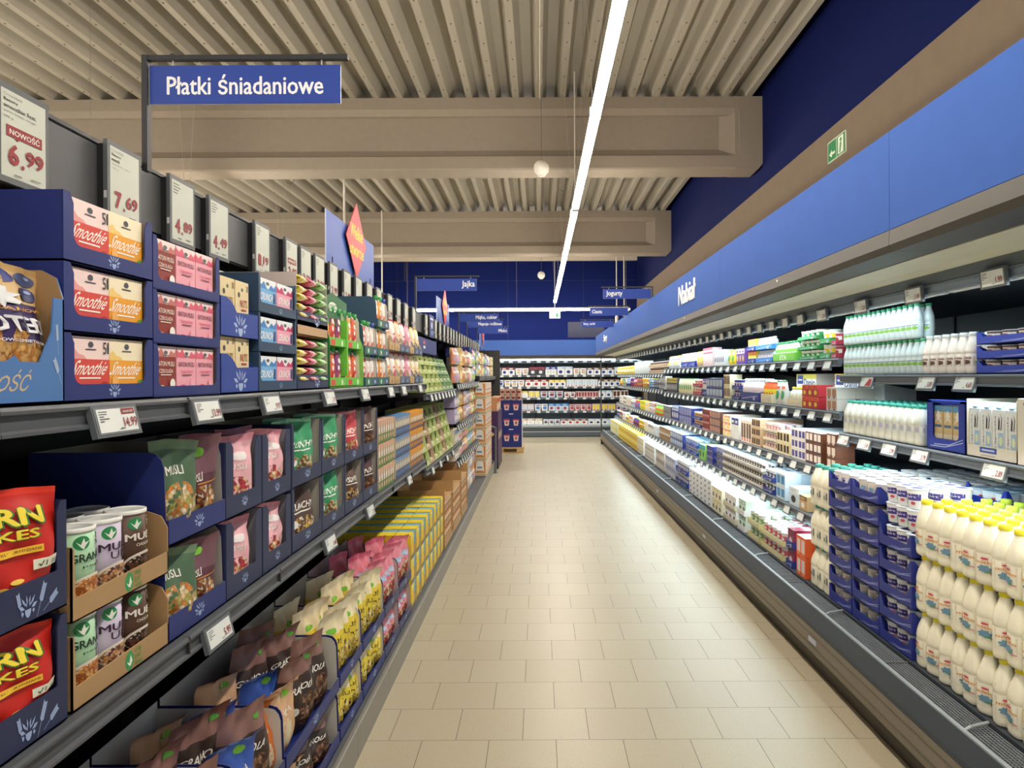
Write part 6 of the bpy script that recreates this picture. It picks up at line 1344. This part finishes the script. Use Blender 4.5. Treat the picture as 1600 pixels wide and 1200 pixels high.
# level 3
R2(3, 1250, 1262, 'box', '#c9a878', '#8a6a48', W_, .14, .10, 1, 3, 'tan carton of low cups')
R2(3, 1229, 1249, 'box', '#cfe2ee', '#eef6fa', '#1a1e28', .19, .13, 1, 2, 'ice blue carton with a black dot')
R2(3, 1209, 1228, 'slots', '#cfe0ec', '#3a8ac8', W_, .2, .095, 2, 2, 'ice blue carton with blue windows')
R2(3, 1191, 1208, 'cup', W_, '#46618a', '#dcecf4', .08, .085, 2, 3, 'white cup with slate band', '#2b3c8e')
R2(3, 1130, 1190, 'cup', W_, '#5a4a48', '#dcf0f4', .072, .062, 3, 5, 'white cup with dark print', '#ded8d0')
R2(3, 1115, 1129, 'cup', W_, '#8a90c8', '#dcf0f4', .08, .062, 3, 4, 'white cup with mauve print', '#2b3c8e')
R2(3, 1103, 1114, 'slots', '#2b3c8e', '#4a3a78', W_, .13, .06, 3, 3, 'navy tray with violet windows')
R2(3, 1090, 1102, 'box', '#7cc84a', '#3a86d8', '#2c5a30', .14, .16, 1, 2, 'bright green and blue pack')
R2(3, 1068, 1089, 'cup', W_, '#3a86d8', '#bfe6f6', .09, .08, 2, 3, 'white cup with bright blue band', '#1f3fae')
R2(3, 1048, 1067, 'slots', '#2b3c8e', '#c9dff0', W_, .14, .09, 2, 3, 'navy box with ice blue windows')
R2(3, 1030, 1047, 'cup', '#d8b890', '#5a3a2c', '#bfe0f0', .09, .09, 2, 3, 'tan cup with brown band')
# deck
R2(4, 1238, 1258, 'slots', '#e9622c', '#e8d8d0', '#f4a070', .16, .125, 2, 2, 'orange tray of pale sachets')
R2(4, 1222, 1237, 'box', '#8e2c4c', '#6a2440', '#e6d8e0', .12, .12, 2, 2, 'maroon yoghurt pack', '#2b3c8e')
R2(4, 1186, 1221, 'cup', W_, '#d65a6a', '#e6f0ee', .095, .09, 2, 6, 'white tub with red-printed lid', '#d9d296')
R2(4, 1163, 1185, 'cup', W_, '#7fae6a', '#e0f2ea', .1, .1, 2, 6, 'white tub with green-printed lid', '#d9d296')
R2(4, 1148, 1162, 'box', '#dcebe0', '#9ac8b0', '#3c7a5a', .1, .12, 2, 6, 'pale green cottage cheese box', '#e6e6e4')
R2(4, 1128, 1147, 'box', '#f0f2f4', '#e6e2d4', '#5a6a8a', .12, .11, 2, 6, 'white curd box', '#d9d2b4')
R2(4, 1112, 1127, 'box', '#f2eed4', '#d9d296', '#6a6a48', .12, .11, 2, 5, 'cream curd box')
R2(4, 1073, 1111, 'box', '#f0f3f6', '#e0e4ea', '#7a86a8', .17, .05, 5, 5, 'flat white butter box')
R2(4, 1055, 1072, 'cup', W_, '#5a6ab0', '#dcecf6', .09, .13, 2, 6, 'white tub with blue band', '#23388c')
R2(4, 1038, 1054, 'box', '#b9c0d4', '#8a94b8', W_, .13, .12, 2, 5, 'grey blue butter box')
R2(4, 1023, 1037, 'box', '#cfc8bc', '#8a8278', W_, .13, .12, 2, 5, 'greige butter box')
R2(4, 1006, 1022, 'box', '#eef0ee', '#c9c4b4', '#5a5a4a', .13, .12, 2, 5, 'off-white butter box')
R2(4, 996, 1005, 'box', W_, '#f0e28c', '#c8b83c', .14, .13, 2, 5, 'white pack with pale yellow top')
R2(4, 966, 995, 'box', '#f2da3c', '#f6ea8c', '#c8862c', .14, .14, 2, 4, 'yellow cheese pack')
R2(4, 953, 965, 'box', '#d6deb0', '#f2da3c', W_, .14, .14, 2, 3, 'pale green cheese pack')
# far sections, mixed goods
RF = random.Random(2024); pal2 = [W_, '#f2da3c', '#c9dff0', '#2b3c8e', '#e4c8c8', '#7cc84a', '#e9622c', '#d8b890', '#b83a52', '#dfe8ee', '#6a3c28', '#3a86d8']
for lv, D0, D1, hh in ((1, 10.75, 16.8, .17), (2, 10.75, 16.8, .18), (3, 10.8, 16.8, .16)):
    D = D0
    while D < D1-.3:
        a = RF.choice([W_, W_, '#dfe8ee', '#f2e8c0', '#c9dff0']+pal2); b = RF.choice([c for c in pal2 if CN[c] != CN[a]]); kd = RF.choice(['box', 'cup', 'bag', 'bottle', 'slots'])
        L = RF.uniform(.4, .75); w = RF.choice((.1, .12, .14)); t = 2 if kd in ('cup', 'slots') else 1
        run(lv, D, min(D+L, D1), kd, a, b, RF.choice([W_, '#f2da3c', '#dfe8ee']), w, hh/t*RF.uniform(.85, 1), t, 1)
        D += L+.02
def dprice(lv, D0, D1, step, xf, zt, sh):
    D = D0; 
    while D < D1:
        esl('R', D, xf, zt, '', 'grey electronic price label on the %s' % sh, 'price labels on the %s' % sh, w=.13, h=.075, tilt=(.1 if lv == 9 else -.3), red=False); D += step
for lv, sh in ((0, 'top chiller rail beyond the kefir'), (1, 'second chiller rail beyond the kefir'), (2, 'third chiller rail'), (3, 'fourth chiller rail')):
    dprice(lv, 4.62, 10.6, .27, chiller_levels(6)[lv][1]-.016, chiller_levels(6)[lv][0]+.002, sh)
    dprice(lv, 10.85, 16.8, .27, chiller_levels(12)[lv][1]-.016, chiller_levels(12)[lv][0]+.002, 'far '+sh)
dprice(9, 4.9, 16.8, .3, 1.806, 2.050, 'rail under the chiller canopy')
for D, p, red, q in ((2.82, '1.99', 0, 'nearest'), (3.42, '1.49', 0, 'second nearest'), (3.98, '3.29', 0, 'third nearest'), (4.53, '2.79', 0, 'fourth nearest')): esl('R', D, 1.806, 2.05, p, '%s price label on the canopy rail, showing %s' % (q, p), None, w=.16, h=.078, tilt=.1)
for D, p, red, q in ((4.06, '2.99', 1, 'red-marked'), (3.44, '3.89', 0, 'second'), (3.13, '4.69', 0, 'third'), (2.6, '4.29', 0, 'nearest')): esl('R', D, 1.862, 1.632, p, '%s price label on the top near chiller rail, showing %s' % (q, p), None, red=red, w=.16, h=.078, tilt=-.3)
for D, p, red, q in ((4.38, '2.49', 0, 'farthest'), (4.10, '3.49', 0, 'fourth nearest'), (3.81, '2.99', 0, 'third nearest'), (3.50, '3.79', 0, 'second nearest'), (2.93, '2.89', 0, 'nearest')): esl('R', D, 1.862, 1.272, p, '%s price label on the second near chiller rail, showing %s' % (q, p), None, w=.16, h=.078, tilt=-.3)
# ---- back wall chiller goods
RB = random.Random(5); CN['#e8eef2'] = 'pale'; q = 0
rown = ['top', 'second', 'third', 'fourth', 'lowest']
for lv, z in enumerate(BLV):
    X = -2.2; hs = [.22, .20, .19, .19, .15][lv]
    while X < 2.3:
        a = RB.choice(['#f6f6f4', '#f6f6f4', '#f6f6f4', '#dfe8ee', '#c9dff0', '#e4c8c8', '#3c444c' if lv == 0 else '#f6f6f4']); b = RB.choice(['#2b3c8e', '#b83a52', '#3a86d8', '#d8b890', '#6a3c28', '#c9dff0', '#f2da3c', '#8e2c3c'])
        if CN[a] == CN[b]: b = '#2b3c8e'
        kd = RB.choice(['box', 'box', 'slots', 'bag']); w = RB.choice((.15, .18, .21)); h = hs*RB.uniform(.85, 1.05)
        sp = mk(kd, a, b, RB.choice([W_, '#b83a52', '#2b3c8e']), w, h)
        n = RB.choice((2, 3, 4)); q += 1
        side_ = 'left part' if X < -.4 else ('middle' if X < .8 else 'right part')
        nm = '%s %s pack with %s print, %s of the %s back chiller shelf' % (CN[a], {'box': 'boxed', 'slots': 'windowed', 'bag': 'soft'}[kd], CN[b], side_, rown[lv])
        qn = seen_desc.get(nm, 0); seen_desc[nm] = qn+1
        if qn: nm = nm.replace(' pack', ' further pack' if qn == 1 else ' extra pack')
        for i in range(n):
            if X+w > 2.5: break
            put(sp, 'B', X+w/2, 19.32 if lv < 4 else 19.18, z+.002, nm, nm); X += w+.004
        X += .01
